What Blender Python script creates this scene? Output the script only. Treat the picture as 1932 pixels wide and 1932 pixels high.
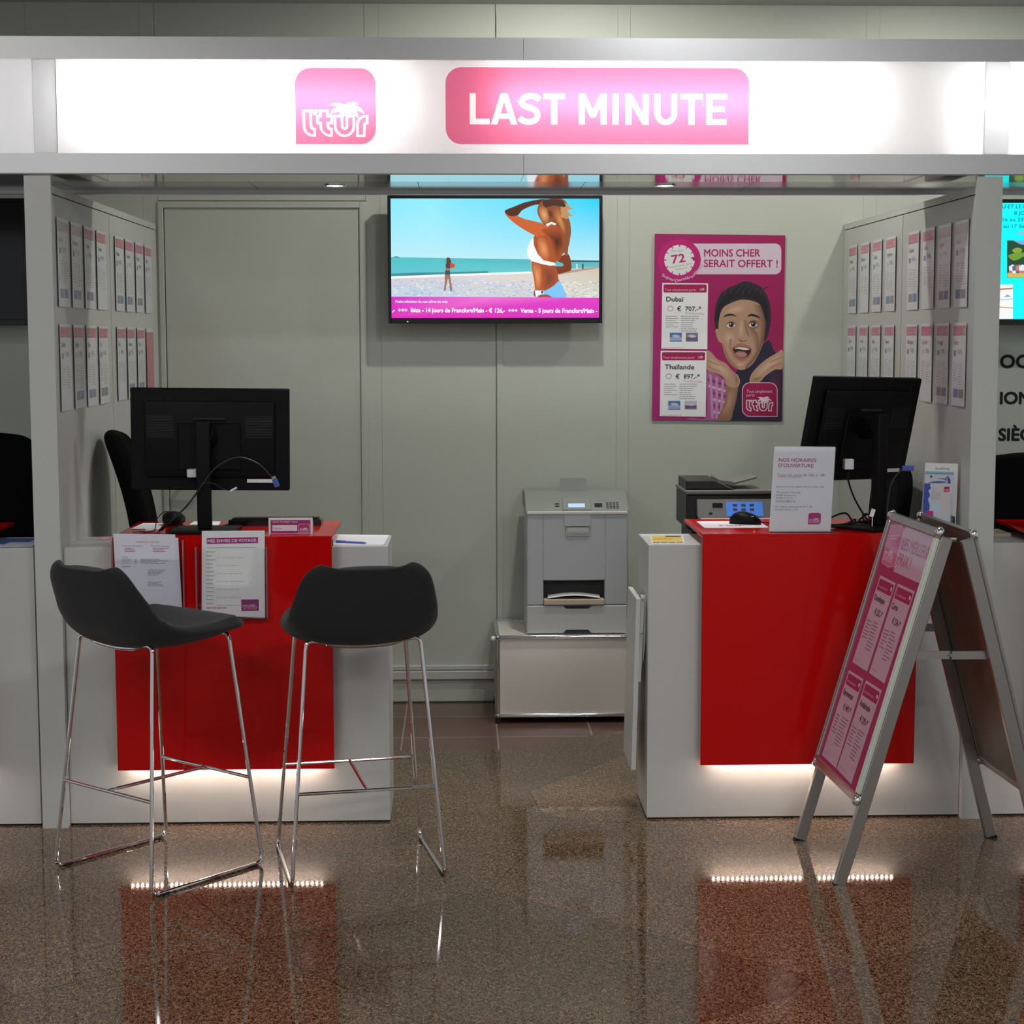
import bpy, bmesh, math, random
import numpy as np
from mathutils import Vector, Matrix
from mathutils.geometry import tessellate_polygon, delaunay_2d_cdt

random.seed(7)
for _o in list(bpy.data.objects):
    bpy.data.objects.remove(_o, do_unlink=True)
SC = bpy.context.scene
COL = SC.collection
PI = math.pi

# ------------------------------------------------------------------ camera
FPX = 3282.54
CAM = np.array([-0.1003, -5.8852, 1.681])
_yaw, _pit, _rol = 0.0309, 0.1009, -0.0017


def _axes():
    cy, sy = math.cos(_yaw), math.sin(_yaw)
    fw = np.array([sy * math.cos(_pit), cy * math.cos(_pit), -math.sin(_pit)])
    r = np.array([cy, -sy, 0.0])
    u = np.cross(r, fw)
    r2 = math.cos(_rol) * r + math.sin(_rol) * u
    return r2, np.cross(r2, fw), fw


CR, CU, CF = _axes()
cd = bpy.data.cameras.new('camera')
cd.sensor_width = 36.0
cd.lens = FPX / 1932 * 36.0
cd.clip_end = 100
cam = bpy.data.objects.new('camera', cd)
COL.objects.link(cam)
cam.matrix_world = Matrix(((CR[0], CU[0], -CF[0], CAM[0]), (CR[1], CU[1], -CF[1], CAM[1]),
                           (CR[2], CU[2], -CF[2], CAM[2]), (0, 0, 0, 1)))
SC.camera = cam

# ------------------------------------------------------------------ world, lights, exposure
SC.view_settings.view_transform = 'Standard'
SC.view_settings.look = 'None'
SC.view_settings.gamma = 1.0
SC.view_settings.use_curve_mapping = False
SC.view_settings.exposure = 0.0
wd = bpy.data.worlds.new('hall_daylight')
SC.world = wd
wd.use_nodes = True
wd.node_tree.nodes['Background'].inputs[0].default_value = (0.93, 0.97, 1.0, 1)
wd.node_tree.nodes['Background'].inputs[1].default_value = 0.36

# ceiling lamps: x, y, z, aim offset (dx, dy), power, cone, blend, colour
SPOTS = [
    (0.42, 0.95, 3.10, 0.0, 0.36, 68, 168, 0.45, (1.0, 0.99, 0.90)),
    (2.05, 0.95, 3.10, 0.0, 0.28, 46, 168, 0.45, (1.0, 0.98, 0.90)),
    (0.62, -0.34, 3.10, 0.0, 0.05, 44, 165, 0.6, (0.95, 0.97, 1.0)),
    (-1.95, -0.45, 3.10, 0.0, 0.10, 12, 165, 0.6, (1.0, 0.96, 0.86)),
]
# unseen ceiling panels added for front fill and chrome streaks: x, y, z, size x, size y, power
HALL_FILL = [(-2.2, -3.4, 3.14, 1.2, 0.3, 34), (1.4, -3.4, 3.14, 1.2, 0.3, 40),
        (-2.2, -6.6, 3.14, 1.2, 0.3, 38), (1.4, -6.6, 3.14, 1.2, 0.3, 38)]
SOFFIT_W = 19.0
TUBE_E = 19.0
LED_E = 88.0
SCREEN_E = 1.12


# ------------------------------------------------------------------ pixel rays onto real planes of the booth
def ray(x, y):
    return (x - 966) / FPX * CR - (y - 966) / FPX * CU + CF


def on_plane(x, y, p, n):
    d = ray(x, y)
    t = float(np.dot(np.asarray(p) - CAM, n) / np.dot(d, n))
    return Vector(CAM + d * t)


def at_z(x, y, z=0.0):
    return on_plane(x, y, (0, 0, z), (0, 0, 1))


def at_y(x, y, v=0.0):
    return on_plane(x, y, (0, v, 0), (0, 1, 0))


def at_x(x, y, v=0.0):
    return on_plane(x, y, (v, 0, 0), (1, 0, 0))


# ------------------------------------------------------------------ materials
MATS = {}


def mat(name, color=(0.8, 0.8, 0.8), rough=0.5, metal=0.0, coat=0.0, spec=0.5, noise=0.0, nscale=60.0, bump=0.0,
        trans=0.0, ior=1.45, emit=None, estr=0.0, aniso=0.0, sheen=0.0):
    m = bpy.data.materials.new(name)
    m.use_nodes = True
    nt = m.node_tree
    b = nt.nodes['Principled BSDF']
    b.inputs['Base Color'].default_value = (*color, 1)
    b.inputs['Roughness'].default_value = rough
    b.inputs['Metallic'].default_value = metal
    b.inputs['Coat Weight'].default_value = coat
    b.inputs['Coat Roughness'].default_value = 0.05
    b.inputs['Specular IOR Level'].default_value = spec
    b.inputs['Transmission Weight'].default_value = trans
    b.inputs['IOR'].default_value = ior
    b.inputs['Anisotropic'].default_value = aniso
    b.inputs['Sheen Weight'].default_value = sheen
    if emit:
        b.inputs['Emission Color'].default_value = (*emit, 1)
        b.inputs['Emission Strength'].default_value = estr
    if noise or bump:
        tc = nt.nodes.new('ShaderNodeTexCoord')
        nz = nt.nodes.new('ShaderNodeTexNoise')
        nz.inputs['Scale'].default_value = nscale
        nz.inputs['Detail'].default_value = 4
        nt.links.new(tc.outputs['Object'], nz.inputs['Vector'])
        if noise:
            mx = nt.nodes.new('ShaderNodeMix')
            mx.data_type = 'RGBA'
            mx.inputs['A'].default_value = (*[c * (1 - noise) for c in color], 1)
            mx.inputs['B'].default_value = (*[min(1, c * (1 + noise)) for c in color], 1)
            nt.links.new(nz.outputs['Fac'], mx.inputs['Factor'])
            nt.links.new(mx.outputs['Result'], b.inputs['Base Color'])
        if bump:
            bp = nt.nodes.new('ShaderNodeBump')
            bp.inputs['Strength'].default_value = bump
            bp.inputs['Distance'].default_value = 0.002
            nt.links.new(nz.outputs['Fac'], bp.inputs['Height'])
            nt.links.new(bp.outputs['Normal'], b.inputs['Normal'])
    MATS[name] = m
    return m


def attr_mat(name, rough=0.6, coat=0.0, emission=0.0, translucent=0.0, spec=0.3):
    m = bpy.data.materials.new(name)
    m.use_nodes = True
    nt = m.node_tree
    b = nt.nodes['Principled BSDF']
    at = nt.nodes.new('ShaderNodeAttribute')
    at.attribute_name = 'Col'
    b.inputs['Roughness'].default_value = rough
    b.inputs['Coat Weight'].default_value = coat
    b.inputs['Coat Roughness'].default_value = 0.08
    b.inputs['Specular IOR Level'].default_value = spec
    if emission:
        b.inputs['Base Color'].default_value = (0.01, 0.01, 0.01, 1)
        nt.links.new(at.outputs['Color'], b.inputs['Emission Color'])
        b.inputs['Emission Strength'].default_value = emission
    else:
        nt.links.new(at.outputs['Color'], b.inputs['Base Color'])
    if translucent:
        tr = nt.nodes.new('ShaderNodeBsdfTranslucent')
        mx = nt.nodes.new('ShaderNodeMixShader')
        mx.inputs[0].default_value = translucent
        out = nt.nodes['Material Output']
        nt.links.new(at.outputs['Color'], tr.inputs['Color'])
        nt.links.new(b.outputs[0], mx.inputs[1])
        nt.links.new(tr.outputs[0], mx.inputs[2])
        nt.links.new(mx.outputs[0], out.inputs['Surface'])
    MATS[name] = m
    return m


mat('wall_panel', (0.545, 0.575, 0.51), 0.5, noise=0.02, nscale=9, bump=0.05)
mat('white_lacquer', (0.59, 0.59, 0.57), 0.38, noise=0.015, nscale=14)
mat('white_board', (0.58, 0.59, 0.56), 0.45, noise=0.015, nscale=12)
mat('gap_black', (0.02, 0.02, 0.02), 0.8)
mat('ceiling_paint', (0.45, 0.45, 0.44), 0.8, noise=0.03)
mat('brushed_aluminium', (0.66, 0.66, 0.66), 0.42, metal=0.75, noise=0.02, nscale=40)
mat('satin_aluminium', (0.47, 0.45, 0.43), 0.33, metal=0.9, noise=0.02, nscale=50)
mat('soffit_gloss', (0.30, 0.30, 0.29), 0.04, spec=0.8, coat=0.6)
mat('soffit_satin', (0.16, 0.155, 0.15), 0.12, spec=0.5)
mat('red_lacquer', (0.60, 0.004, 0.004), 0.12, spec=0.30, noise=0.02, nscale=5)
mat('chrome', (0.83, 0.83, 0.85), 0.06, metal=1.0, noise=0.01)
mat('black_plastic', (0.004, 0.004, 0.0045), 0.45, spec=0.2, noise=0.1, nscale=300)
mat('black_gloss', (0.008, 0.008, 0.010), 0.12, spec=0.6)
mat('rubber', (0.012, 0.012, 0.012), 0.75)
mat('stool_fabric', (0.022, 0.023, 0.0235), 0.95, spec=0.15, noise=0.25, nscale=420, bump=0.5, sheen=0.15)
mat('chair_fabric', (0.005, 0.005, 0.0055), 0.95, spec=0.1, noise=0.25, nscale=300, bump=0.4)
mat('printer_grey', (0.50, 0.51, 0.50), 0.45, noise=0.02)
mat('printer_silver', (0.50, 0.52, 0.54), 0.38, metal=0.25, noise=0.02)
mat('printer_pale', (0.72, 0.71, 0.67), 0.45)
mat('printer_top', (0.30, 0.32, 0.29), 0.5)
mat('dark_grey_plastic', (0.018, 0.019, 0.019), 0.45)
mat('mid_grey_plastic', (0.17, 0.17, 0.16), 0.5)
mat('paper', (0.88, 0.88, 0.90), 0.7)
mat('paper_tan', (0.52, 0.43, 0.33), 0.7)
mat('cabinet_white', (0.74, 0.70, 0.64), 0.35, noise=0.01)
mat('steel_white', (0.72, 0.74, 0.75), 0.35)
mat('screw_steel', (0.45, 0.45, 0.45), 0.3, metal=1.0)
mat('blue_plug', (0.08, 0.12, 0.45), 0.4)
mat('white_plug', (0.8, 0.8, 0.82), 0.4)
mat('acrylic', (0.93, 0.95, 0.96), 0.03, trans=1.0, ior=1.18)
mat('acrylic_edge', (0.80, 0.55, 0.62), 0.2, trans=0.6, ior=1.3)
mat('lamp_lens', (1, 1, 1), 0.4, emit=(1.0, 0.98, 0.93), estr=14.0)
mat('hall_fill_lens', (1, 1, 1), 0.4, emit=(1.0, 0.99, 0.97), estr=6.0)
mat('tube_light', (1, 1, 1), 0.4, emit=(1.0, 0.985, 0.975), estr=TUBE_E)
mat('led_warm', (1, 1, 1), 0.4, emit=(1.0, 0.80, 0.66), estr=LED_E)
mat('led_green', (0.1, 0.9, 0.1), 0.4, emit=(0.25, 1.0, 0.2), estr=2.0)
mat('led_box_white', (0.62, 0.62, 0.62), 0.8)
mat('lcd_blue', (0.05, 0.12, 0.4), 0.3, emit=(0.07, 0.20, 0.62), estr=0.55)
mat('lcd_pale', (0.3, 0.4, 0.6), 0.3, emit=(0.45, 0.58, 0.85), estr=0.8)
mat('icon_ink', (0.03, 0.05, 0.12), 0.5)
mat('ink_black', (0.012, 0.012, 0.014), 0.6)
mat('brown_board', (0.16, 0.13, 0.10), 0.42, noise=0.05)
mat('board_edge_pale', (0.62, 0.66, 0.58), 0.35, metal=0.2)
attr_mat('printed', 0.65)
attr_mat('printed_gloss', 0.3, coat=0.25)
attr_mat('printed_film', 0.12, coat=0.3)
attr_mat('screen', 0.15, emission=SCREEN_E)
attr_mat('sign_acrylic', 0.35, translucent=0.8)


def floor_material():
    m = bpy.data.materials.new('granite')
    m.use_nodes = True
    nt = m.node_tree
    N, L = nt.nodes.new, nt.links.new
    b = nt.nodes['Principled BSDF']
    tc = N('ShaderNodeTexCoord')
    mp = N('ShaderNodeMapping')
    mp.inputs['Scale'].default_value = (1, 0.62, 1)
    L(tc.outputs['Object'], mp.inputs['Vector'])
    n1 = N('ShaderNodeTexNoise')
    n1.inputs['Scale'].default_value = 150
    n1.inputs['Detail'].default_value = 3
    n1.inputs['Roughness'].default_value = 0.6
    n1.inputs['Distortion'].default_value = 1.6
    L(mp.outputs[0], n1.inputs['Vector'])
    r1 = N('ShaderNodeValToRGB')
    e = r1.color_ramp.elements
    e[0].position, e[0].color = 0.39, (0.014, 0.010, 0.007, 1)
    e[1].position, e[1].color = 0.66, (0.375, 0.238, 0.135, 1)
    x = e.new(0.475)
    x.color = (0.098, 0.060, 0.036, 1)
    x = e.new(0.53)
    x.color = (0.205, 0.129, 0.075, 1)
    L(n1.outputs['Fac'], r1.inputs['Fac'])
    # irregular slabs with their own tone and thin dark joints
    v = N('ShaderNodeTexVoronoi')
    v.voronoi_dimensions = '2D'
    v.inputs['Scale'].default_value = 0.95
    L(tc.outputs['Object'], v.inputs['Vector'])
    ve = N('ShaderNodeTexVoronoi')
    ve.voronoi_dimensions = '2D'
    ve.feature = 'DISTANCE_TO_EDGE'
    ve.inputs['Scale'].default_value = 0.95
    L(tc.outputs['Object'], ve.inputs['Vector'])
    sep = N('ShaderNodeSeparateColor')
    L(v.outputs['Color'], sep.inputs[0])
    mr = N('ShaderNodeMapRange')
    mr.inputs['To Min'].default_value = 0.70
    mr.inputs['To Max'].default_value = 1.16
    L(sep.outputs[0], mr.inputs['Value'])
    n2 = N('ShaderNodeTexNoise')
    n2.inputs['Scale'].default_value = 2.2
    n2.inputs['Detail'].default_value = 3
    L(tc.outputs['Object'], n2.inputs['Vector'])
    mr2 = N('ShaderNodeMapRange')
    mr2.inputs['To Min'].default_value = 0.82
    mr2.inputs['To Max'].default_value = 1.18
    L(n2.outputs['Fac'], mr2.inputs['Value'])
    mu = N('ShaderNodeMath')
    mu.operation = 'MULTIPLY'
    L(mr.outputs[0], mu.inputs[0])
    L(mr2.outputs[0], mu.inputs[1])
    ed = N('ShaderNodeMapRange')
    ed.inputs['From Min'].default_value = 0.0
    ed.inputs['From Max'].default_value = 0.004
    ed.inputs['To Min'].default_value = 0.35
    ed.inputs['To Max'].default_value = 1.0
    L(ve.outputs['Distance'], ed.inputs['Value'])
    mu2 = N('ShaderNodeMath')
    mu2.operation = 'MULTIPLY'
    L(mu.outputs[0], mu2.inputs[0])
    L(ed.outputs[0], mu2.inputs[1])
    vm = N('ShaderNodeVectorMath')
    vm.operation = 'SCALE'
    L(r1.outputs['Color'], vm.inputs[0])
    L(mu2.outputs[0], vm.inputs['Scale'])
    L(vm.outputs[0], b.inputs['Base Color'])
    b.inputs['Roughness'].default_value = 0.055
    b.inputs['Specular IOR Level'].default_value = 0.5
    bp = N('ShaderNodeBump')
    bp.inputs['Strength'].default_value = 0.004
    bp.inputs['Distance'].default_value = 0.001
    L(n1.outputs['Fac'], bp.inputs['Height'])
    L(bp.outputs[0], b.inputs['Normal'])
    MATS['granite'] = m
    # brown tiles with pale joints
    m = bpy.data.materials.new('brown_tile')
    m.use_nodes = True
    nt = m.node_tree
    N, L = nt.nodes.new, nt.links.new
    b = nt.nodes['Principled BSDF']
    tc = N('ShaderNodeTexCoord')
    mp = N('ShaderNodeMapping')
    mp.inputs['Location'].default_value = (0.34, -1.3125, 0)
    L(tc.outputs['Object'], mp.inputs['Vector'])
    bk = N('ShaderNodeTexBrick')
    bk.offset = 0.0
    bk.inputs['Scale'].default_value = 1.0
    bk.inputs['Brick Width'].default_value = 0.4
    bk.inputs['Row Height'].default_value = 0.4
    bk.inputs['Mortar Size'].default_value = 0.0035
    bk.inputs['Mortar Smooth'].default_value = 0.1
    bk.inputs['Color1'].default_value = (0.135, 0.072, 0.055, 1)
    bk.inputs['Color2'].default_value = (0.120, 0.064, 0.050, 1)
    bk.inputs['Mortar'].default_value = (0.33, 0.25, 0.20, 1)
    L(mp.outputs[0], bk.inputs['Vector'])
    L(bk.outputs['Color'], b.inputs['Base Color'])
    b.inputs['Roughness'].default_value = 0.22
    MATS['brown_tile'] = m


floor_material()


# ------------------------------------------------------------------ object helpers
MW = {}


def tag(o, label=None, cat=None, group=None, kind=None):
    if label:
        o['label'] = label
    if cat:
        o['category'] = cat
    if group:
        o['group'] = group
    if kind:
        o['kind'] = kind
    return o


def thing(name, label, cat, loc=(0, 0, 0), rz=0.0, group=None):
    o = bpy.data.objects.new(name, None)
    o.empty_display_size = 0.05
    COL.objects.link(o)
    o.location = loc
    o.rotation_euler = (0, 0, rz)
    MW[o] = Matrix.Translation(loc) @ Matrix.Rotation(rz, 4, 'Z')
    return tag(o, label, cat, group)


def link(name, me, mats, parent=None, world=True, smooth=True, label=None, angle=35):
    """world=True: the vertices are given in world space, else in the parent's space"""
    for k in ([mats] if isinstance(mats, str) else mats):
        me.materials.append(MATS[k])
    if smooth and len(me.polygons):
        me.shade_smooth()
        me.set_sharp_from_angle(angle=math.radians(angle))
    o = bpy.data.objects.new(name, me)
    COL.objects.link(o)
    if parent is not None:
        o.parent = parent
        mw = MW[parent]
        MW[o] = mw
        if world:
            me.transform(mw.inverted())
    else:
        n = len(me.vertices)
        a = np.empty(n * 3)
        me.vertices.foreach_get('co', a)
        a = a.reshape(n, 3)
        lo, hi = a.min(0), a.max(0)
        c = Vector(((lo[0] + hi[0]) / 2, (lo[1] + hi[1]) / 2, lo[2]))
        me.transform(Matrix.Translation(-c))
        o.location = c
        MW[o] = Matrix.Translation(c)
    if label:
        o['label'] = label
    return o


def fillet(pts, rad, seg=6):
    pts = [Vector(p) for p in pts]
    out = [pts[0]]
    for i in range(1, len(pts) - 1):
        p, a, b = pts[i], pts[i - 1], pts[i + 1]
        d1, d2 = (a - p), (b - p)
        r = rad[i - 1] if isinstance(rad, (list, tuple)) else rad
        t = min(r, d1.length * 0.49, d2.length * 0.49)
        d1.normalize()
        d2.normalize()
        s, e = p + d1 * t, p + d2 * t
        for k in range(seg + 1):
            q = k / seg
            out.append(s * (1 - q) ** 2 + p * 2 * q * (1 - q) + e * q ** 2)
    out.append(pts[-1])
    return out


def spline(pts, n=8, closed=False):
    P = [Vector(p) for p in pts]
    m = len(P)
    out = []
    for i in range(m if closed else m - 1):
        g = (lambda k: P[k % m]) if closed else (lambda k: P[max(0, min(m - 1, k))])
        p0, p1, p2, p3 = g(i - 1), g(i), g(i + 1), g(i + 2)
        for k in range(n):
            t = k / n
            out.append(0.5 * ((2 * p1) + (p2 - p0) * t + (2 * p0 - 5 * p1 + 4 * p2 - p3) * t * t + (3 * p1 - p0 - 3 * p2 + p3) * t ** 3))
    if not closed:
        out.append(P[-1])
    return out


class MB:
    def __init__(s):
        s.bm = bmesh.new()

    def _add(s, verts, faces, mi=0, M=None):
        vs = [s.bm.verts.new(M @ Vector(v) if M else v) for v in verts]
        fs = []
        for f in faces:
            try:
                q = s.bm.faces.new([vs[i] for i in f])
                q.material_index = mi
                fs.append(q)
            except ValueError:
                pass
        return vs, fs

    def box(s, x0, x1, y0, y1, z0, z1, mi=0, bev=0.0, M=None, seg=0):
        seg = seg or (1 if bev < 0.005 else 3)
        vs, fs = s._add([(x0, y0, z0), (x1, y0, z0), (x1, y1, z0), (x0, y1, z0), (x0, y0, z1), (x1, y0, z1), (x1, y1, z1), (x0, y1, z1)],
                        [(0, 3, 2, 1), (4, 5, 6, 7), (0, 1, 5, 4), (1, 2, 6, 5), (2, 3, 7, 6), (3, 0, 4, 7)], mi, M)
        if bev:
            es = {e for f in fs for e in f.edges}
            r = bmesh.ops.bevel(s.bm, geom=list(es), offset=bev, segments=seg, affect='EDGES', profile=0.6)
            for f in r['faces']:
                f.material_index = mi
        return s

    def prism(s, pts, d, mi=0, M=None, bev=0.0):
        """closed outline pts (3D list) extruded by vector d"""
        n = len(pts)
        P = [Vector(p) for p in pts]
        d = Vector(d)
        vs, fs = s._add(P + [p + d for p in P],
                        [tuple(range(n - 1, -1, -1)), tuple(range(n, 2 * n))] + [(i, (i + 1) % n, n + (i + 1) % n, n + i) for i in range(n)], mi, M)
        if bev:
            es = {e for f in fs[:2] for e in f.edges}
            r = bmesh.ops.bevel(s.bm, geom=list(es), offset=bev, segments=1, affect='EDGES', profile=0.6)
            for f in r['faces']:
                f.material_index = mi
        return s

    def tube(s, pts, r, seg=10, mi=0, M=None, closed=False, sx=1.0):
        P = [Vector(p) for p in pts]
        n = len(P)
        rr = r if isinstance(r, (list, tuple)) else [r] * n
        rings = []
        up = None
        for i in range(n):
            t = (P[min(i + 1, n - 1)] - P[max(i - 1, 0)])
            if t.length < 1e-9:
                t = Vector((0, 0, 1))
            t.normalize()
            if up is None:
                up = Vector((0, 0, 1)) if abs(t.z) < 0.9 else Vector((1, 0, 0))
            a = t.cross(up)
            if a.length < 1e-6:
                a = t.orthogonal()
            a.normalize()
            up = a.cross(t).normalized()
            ring = []
            for k in range(seg):
                q = 2 * PI * k / seg
                v = P[i] + (a * math.cos(q) * sx + up * math.sin(q)) * rr[i]
                ring.append(s.bm.verts.new(M @ v if M else v))
            rings.append(ring)
        for i in range(n - 1):
            for k in range(seg):
                f = s.bm.faces.new((rings[i][k], rings[i][(k + 1) % seg], rings[i + 1][(k + 1) % seg], rings[i + 1][k]))
                f.material_index = mi
        for ring in (rings[0][::-1], rings[-1]):
            f = s.bm.faces.new(ring)
            f.material_index = mi
        return s

    def cyl(s, a, b, r, seg=20, mi=0, M=None):
        return s.tube([a, b], r, seg, mi, M)

    def lathe(s, prof, c=(0, 0, 0), seg=24, mi=0, M=None):
        rings = []
        c = Vector(c)
        for (r, z) in prof:
            ring = []
            for k in range(seg):
                q = 2 * PI * k / seg
                v = c + Vector((max(r, 1e-5) * math.cos(q), max(r, 1e-5) * math.sin(q), z))
                ring.append(s.bm.verts.new(M @ v if M else v))
            rings.append(ring)
        for i in range(len(rings) - 1):
            for k in range(seg):
                f = s.bm.faces.new((rings[i][k], rings[i][(k + 1) % seg], rings[i + 1][(k + 1) % seg], rings[i + 1][k]))
                f.material_index = mi
        for ring in (rings[0][::-1], rings[-1]):
            f = s.bm.faces.new(ring)
            f.material_index = mi
        return s

    def sphere(s, c, r, seg=16, mi=0, sc=(1, 1, 1), M=None):
        k = 8
        prof = [(r * math.sin(PI * i / k), -r * math.cos(PI * i / k)) for i in range(k + 1)]
        MM = Matrix.Translation(c) @ Matrix.Diagonal((*sc, 1))
        return s.lathe(prof, (0, 0, 0), seg, mi, M @ MM if M else MM)

    def grid(s, rows, mi=0, M=None):
        """rows of points -> quad sheet"""
        R = [[s.bm.verts.new(M @ Vector(p) if M else Vector(p)) for p in r] for r in rows]
        for i in range(len(R) - 1):
            for j in range(len(R[0]) - 1):
                f = s.bm.faces.new((R[i][j], R[i][j + 1], R[i + 1][j + 1], R[i + 1][j]))
                f.material_index = mi
        return s

    def build(s, name, mats, parent=None, world=True, smooth=True, label=None, angle=35, doubles=False):
        if doubles:
            bmesh.ops.remove_doubles(s.bm, verts=s.bm.verts[:], dist=1e-5)
        bmesh.ops.recalc_face_normals(s.bm, faces=s.bm.faces[:])
        me = bpy.data.meshes.new(name)
        s.bm.to_mesh(me)
        s.bm.free()
        return link(name, me, mats, parent, world, smooth, label, angle)


# ---- text outlines from the built-in font
_TX = {}


def glyphs(body, bold):
    k = (body, bold)
    if k not in _TX:
        cu = bpy.data.curves.new('txt', 'FONT')
        cu.body = body
        cu.size = 1.0
        cu.resolution_u = 3
        o = bpy.data.objects.new('txt', cu)
        COL.objects.link(o)
        me = bpy.data.meshes.new_from_object(o.evaluated_get(bpy.context.evaluated_depsgraph_get()))
        v0 = [(v.co.x, v.co.y) for v in me.vertices]
        f0 = [tuple(p.vertices) for p in me.polygons]
        vs, fs = [], []
        k_ = bold * 0.7
        for dx, dy in ([(0, 0)] if not bold else [(bold, 0), (-bold, 0), (k_, k_), (-k_, k_), (k_, -k_), (-k_, -k_), (0, bold), (0, -bold)]):
            n0 = len(vs)
            vs += [(a_ + dx, b_ + dy) for a_, b_ in v0]
            fs += [tuple(i + n0 for i in f) for f in f0]
        bpy.data.objects.remove(o, do_unlink=True)
        bpy.data.curves.remove(cu)
        bpy.data.meshes.remove(me)
        _TX[k] = (vs, fs)
    return _TX[k]


def cap_h(bold):
    vs, _ = glyphs('H', bold)
    y = [v[1] for v in vs]
    return max(y) - min(y), min(y)


def sr(r, g, b):
    """colour given as 0-255 display values -> linear"""
    f = lambda c: (c / 255 / 12.92) if c <= 10 else ((c / 255 + 0.055) / 1.055) ** 2.4
    return (f(r), f(g), f(b))


STEP = 0.00016


class Print:
    """flat printed sheet in the plane (o, r, u); drawn with coloured shapes in metres (u right, v up)"""

    def __init__(s, o, r, u, step=STEP):
        s.o, s.r, s.u = Vector(o), Vector(r).normalized(), Vector(u).normalized()
        s.n = s.r.cross(s.u)
        s.V, s.F, s.C, s.step = [], [], [], step
        s.map = None
        s.k = 0

    def px(s, x, y):
        """photo pixel -> (u, v) on this plane"""
        p = on_plane(x, y, s.o, np.array(s.n)) - s.o
        return (p.dot(s.r), p.dot(s.u))

    def zm(s, ox, oy, k):
        """use coordinates of an enlarged view: origin and scale"""
        s.map = lambda q: s.px(ox + q[0] / k, oy + q[1] / k)
        return s

    def _m(s, pts):
        return [s.map(q) for q in pts] if s.map else [tuple(q) for q in pts]

    def raw(s, pts, faces, col, l):
        b = len(s.V)
        s.k = (s.k + 1) % 8
        l = l + 0.1 * s.k
        for i, (x, y) in enumerate(pts):
            s.V.append(s.o + s.r * x + s.u * y + s.n * (l * s.step))
        for f in faces:
            s.F.append(tuple(b + i for i in f))
            s.C.append([col[i] if isinstance(col[0], (tuple, list)) else col for i in f])

    def poly(s, pts, col, l=1, mapped=True):
        P = s._m(pts) if mapped else pts
        n = len(P)
        if n < 3:
            return
        if n <= 4:
            s.raw(P, [tuple(range(n))], col, l)
        else:
            s.raw(P, tessellate_polygon([[Vector((a, b, 0)) for a, b in P]]), col, l)

    def rect(s, x0, y0, x1, y1, col, l=1, col2=None):
        c = col if col2 is None else [col, col, col2, col2]
        s.poly([(x0, y0), (x1, y0), (x1, y1), (x0, y1)], c, l)

    def rrect(s, x0, y0, x1, y1, r, col, l=1):
        """corner radii r for (x0,y0),(x1,y0),(x1,y1),(x0,y1)"""
        if not isinstance(r, (list, tuple)):
            r = [r] * 4
        sx, sy = (1 if x1 > x0 else -1), (1 if y1 > y0 else -1)
        cs = [(x0, y0, sx, sy, 180), (x1, y0, -sx, sy, 270), (x1, y1, -sx, -sy, 0), (x0, y1, sx, -sy, 90)]
        pts = []
        for (x, y, dx, dy, a), q in zip(cs, r):
            if q <= 0:
                pts.append((x, y))
                continue
            cx, cy = x + dx * q, y + dy * q
            for k in range(7):
                t = math.radians(a + 15 * k)
                pts.append((cx + sx * q * math.cos(t), cy + sy * q * math.sin(t)))
        s.poly(pts, col, l)

    def blob(s, pts, col, l=1, n=6):
        s.poly([(p.x, p.y) for p in spline([(a, b, 0) for a, b in pts], n, True)], col, l)

    def ell(s, cx, cy, rx, ry, col, l=1, n=20, a0=0, a1=360, rot=0):
        pts = []
        for k in range(n):
            t = math.radians(a0 + (a1 - a0) * k / (n if a1 - a0 == 360 else n - 1))
            x, y = rx * math.cos(t), ry * math.sin(t)
            c, d = math.cos(math.radians(rot)), math.sin(math.radians(rot))
            pts.append((cx + x * c - y * d, cy + x * d + y * c))
        s.poly(pts, col, l)

    def stroke(s, pts, w, col, l=1):
        P = [Vector((a, b)) for a, b in pts]
        for i in range(len(P) - 1):
            d = (P[i + 1] - P[i])
            if d.length < 1e-9:
                continue
            d.normalize()
            q = Vector((-d.y, d.x)) * w / 2
            a, b = P[i] - d * w * 0.2, P[i + 1] + d * w * 0.2
            s.poly([tuple(a - q), tuple(b - q), tuple(b + q), tuple(a + q)], col, l)

    def text(s, body, p0, p1, h, col, l=2, bold=0.0, hmap=None):
        """baseline from p0 to p1 (fits the width), cap height h, all in the active coordinates"""
        a, b = s._m([p0, p1])
        if s.map:
            c, d = s._m([(p0[0], p0[1]), (p0[0], p0[1] - h)])
            h = math.hypot(c[0] - d[0], c[1] - d[1])
        vs, fs = glyphs(body, bold)
        if not vs:
            return
        x0, x1 = min(v[0] for v in vs), max(v[0] for v in vs)
        ch, y0 = cap_h(bold)
        ex = Vector((b[0] - a[0], b[1] - a[1]))
        w = ex.length
        ex.normalize()
        ey = Vector((-ex.y, ex.x))
        kx, ky = w / (x1 - x0), h / ch
        pts = []
        for x, y in vs:
            q = Vector(a) + ex * (x - x0) * kx + ey * (y - y0) * ky
            pts.append((q.x, q.y))
        nc = 8 if bold else 1
        nv, nf = len(vs) // nc, len(fs) // nc
        for c in range(nc):
            s.raw(pts[c * nv:(c + 1) * nv], [tuple(i - c * nv for i in f) for f in fs[c * nf:(c + 1) * nf]], col, l)

    def soft(s, pts, ci, ce, l=1, n=6, c=None):
        """blob whose colour runs from ci in the middle to ce at the rim"""
        P = [(p.x, p.y) for p in spline([(a, b, 0) for a, b in pts], n, True)]
        c = c or (sum(p[0] for p in P) / len(P), sum(p[1] for p in P) / len(P))
        M = s._m(P + [c])
        m = len(P)
        s.raw(M, [(i, (i + 1) % m, m) for i in range(m)], [ce] * m + [ci], l)

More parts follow.
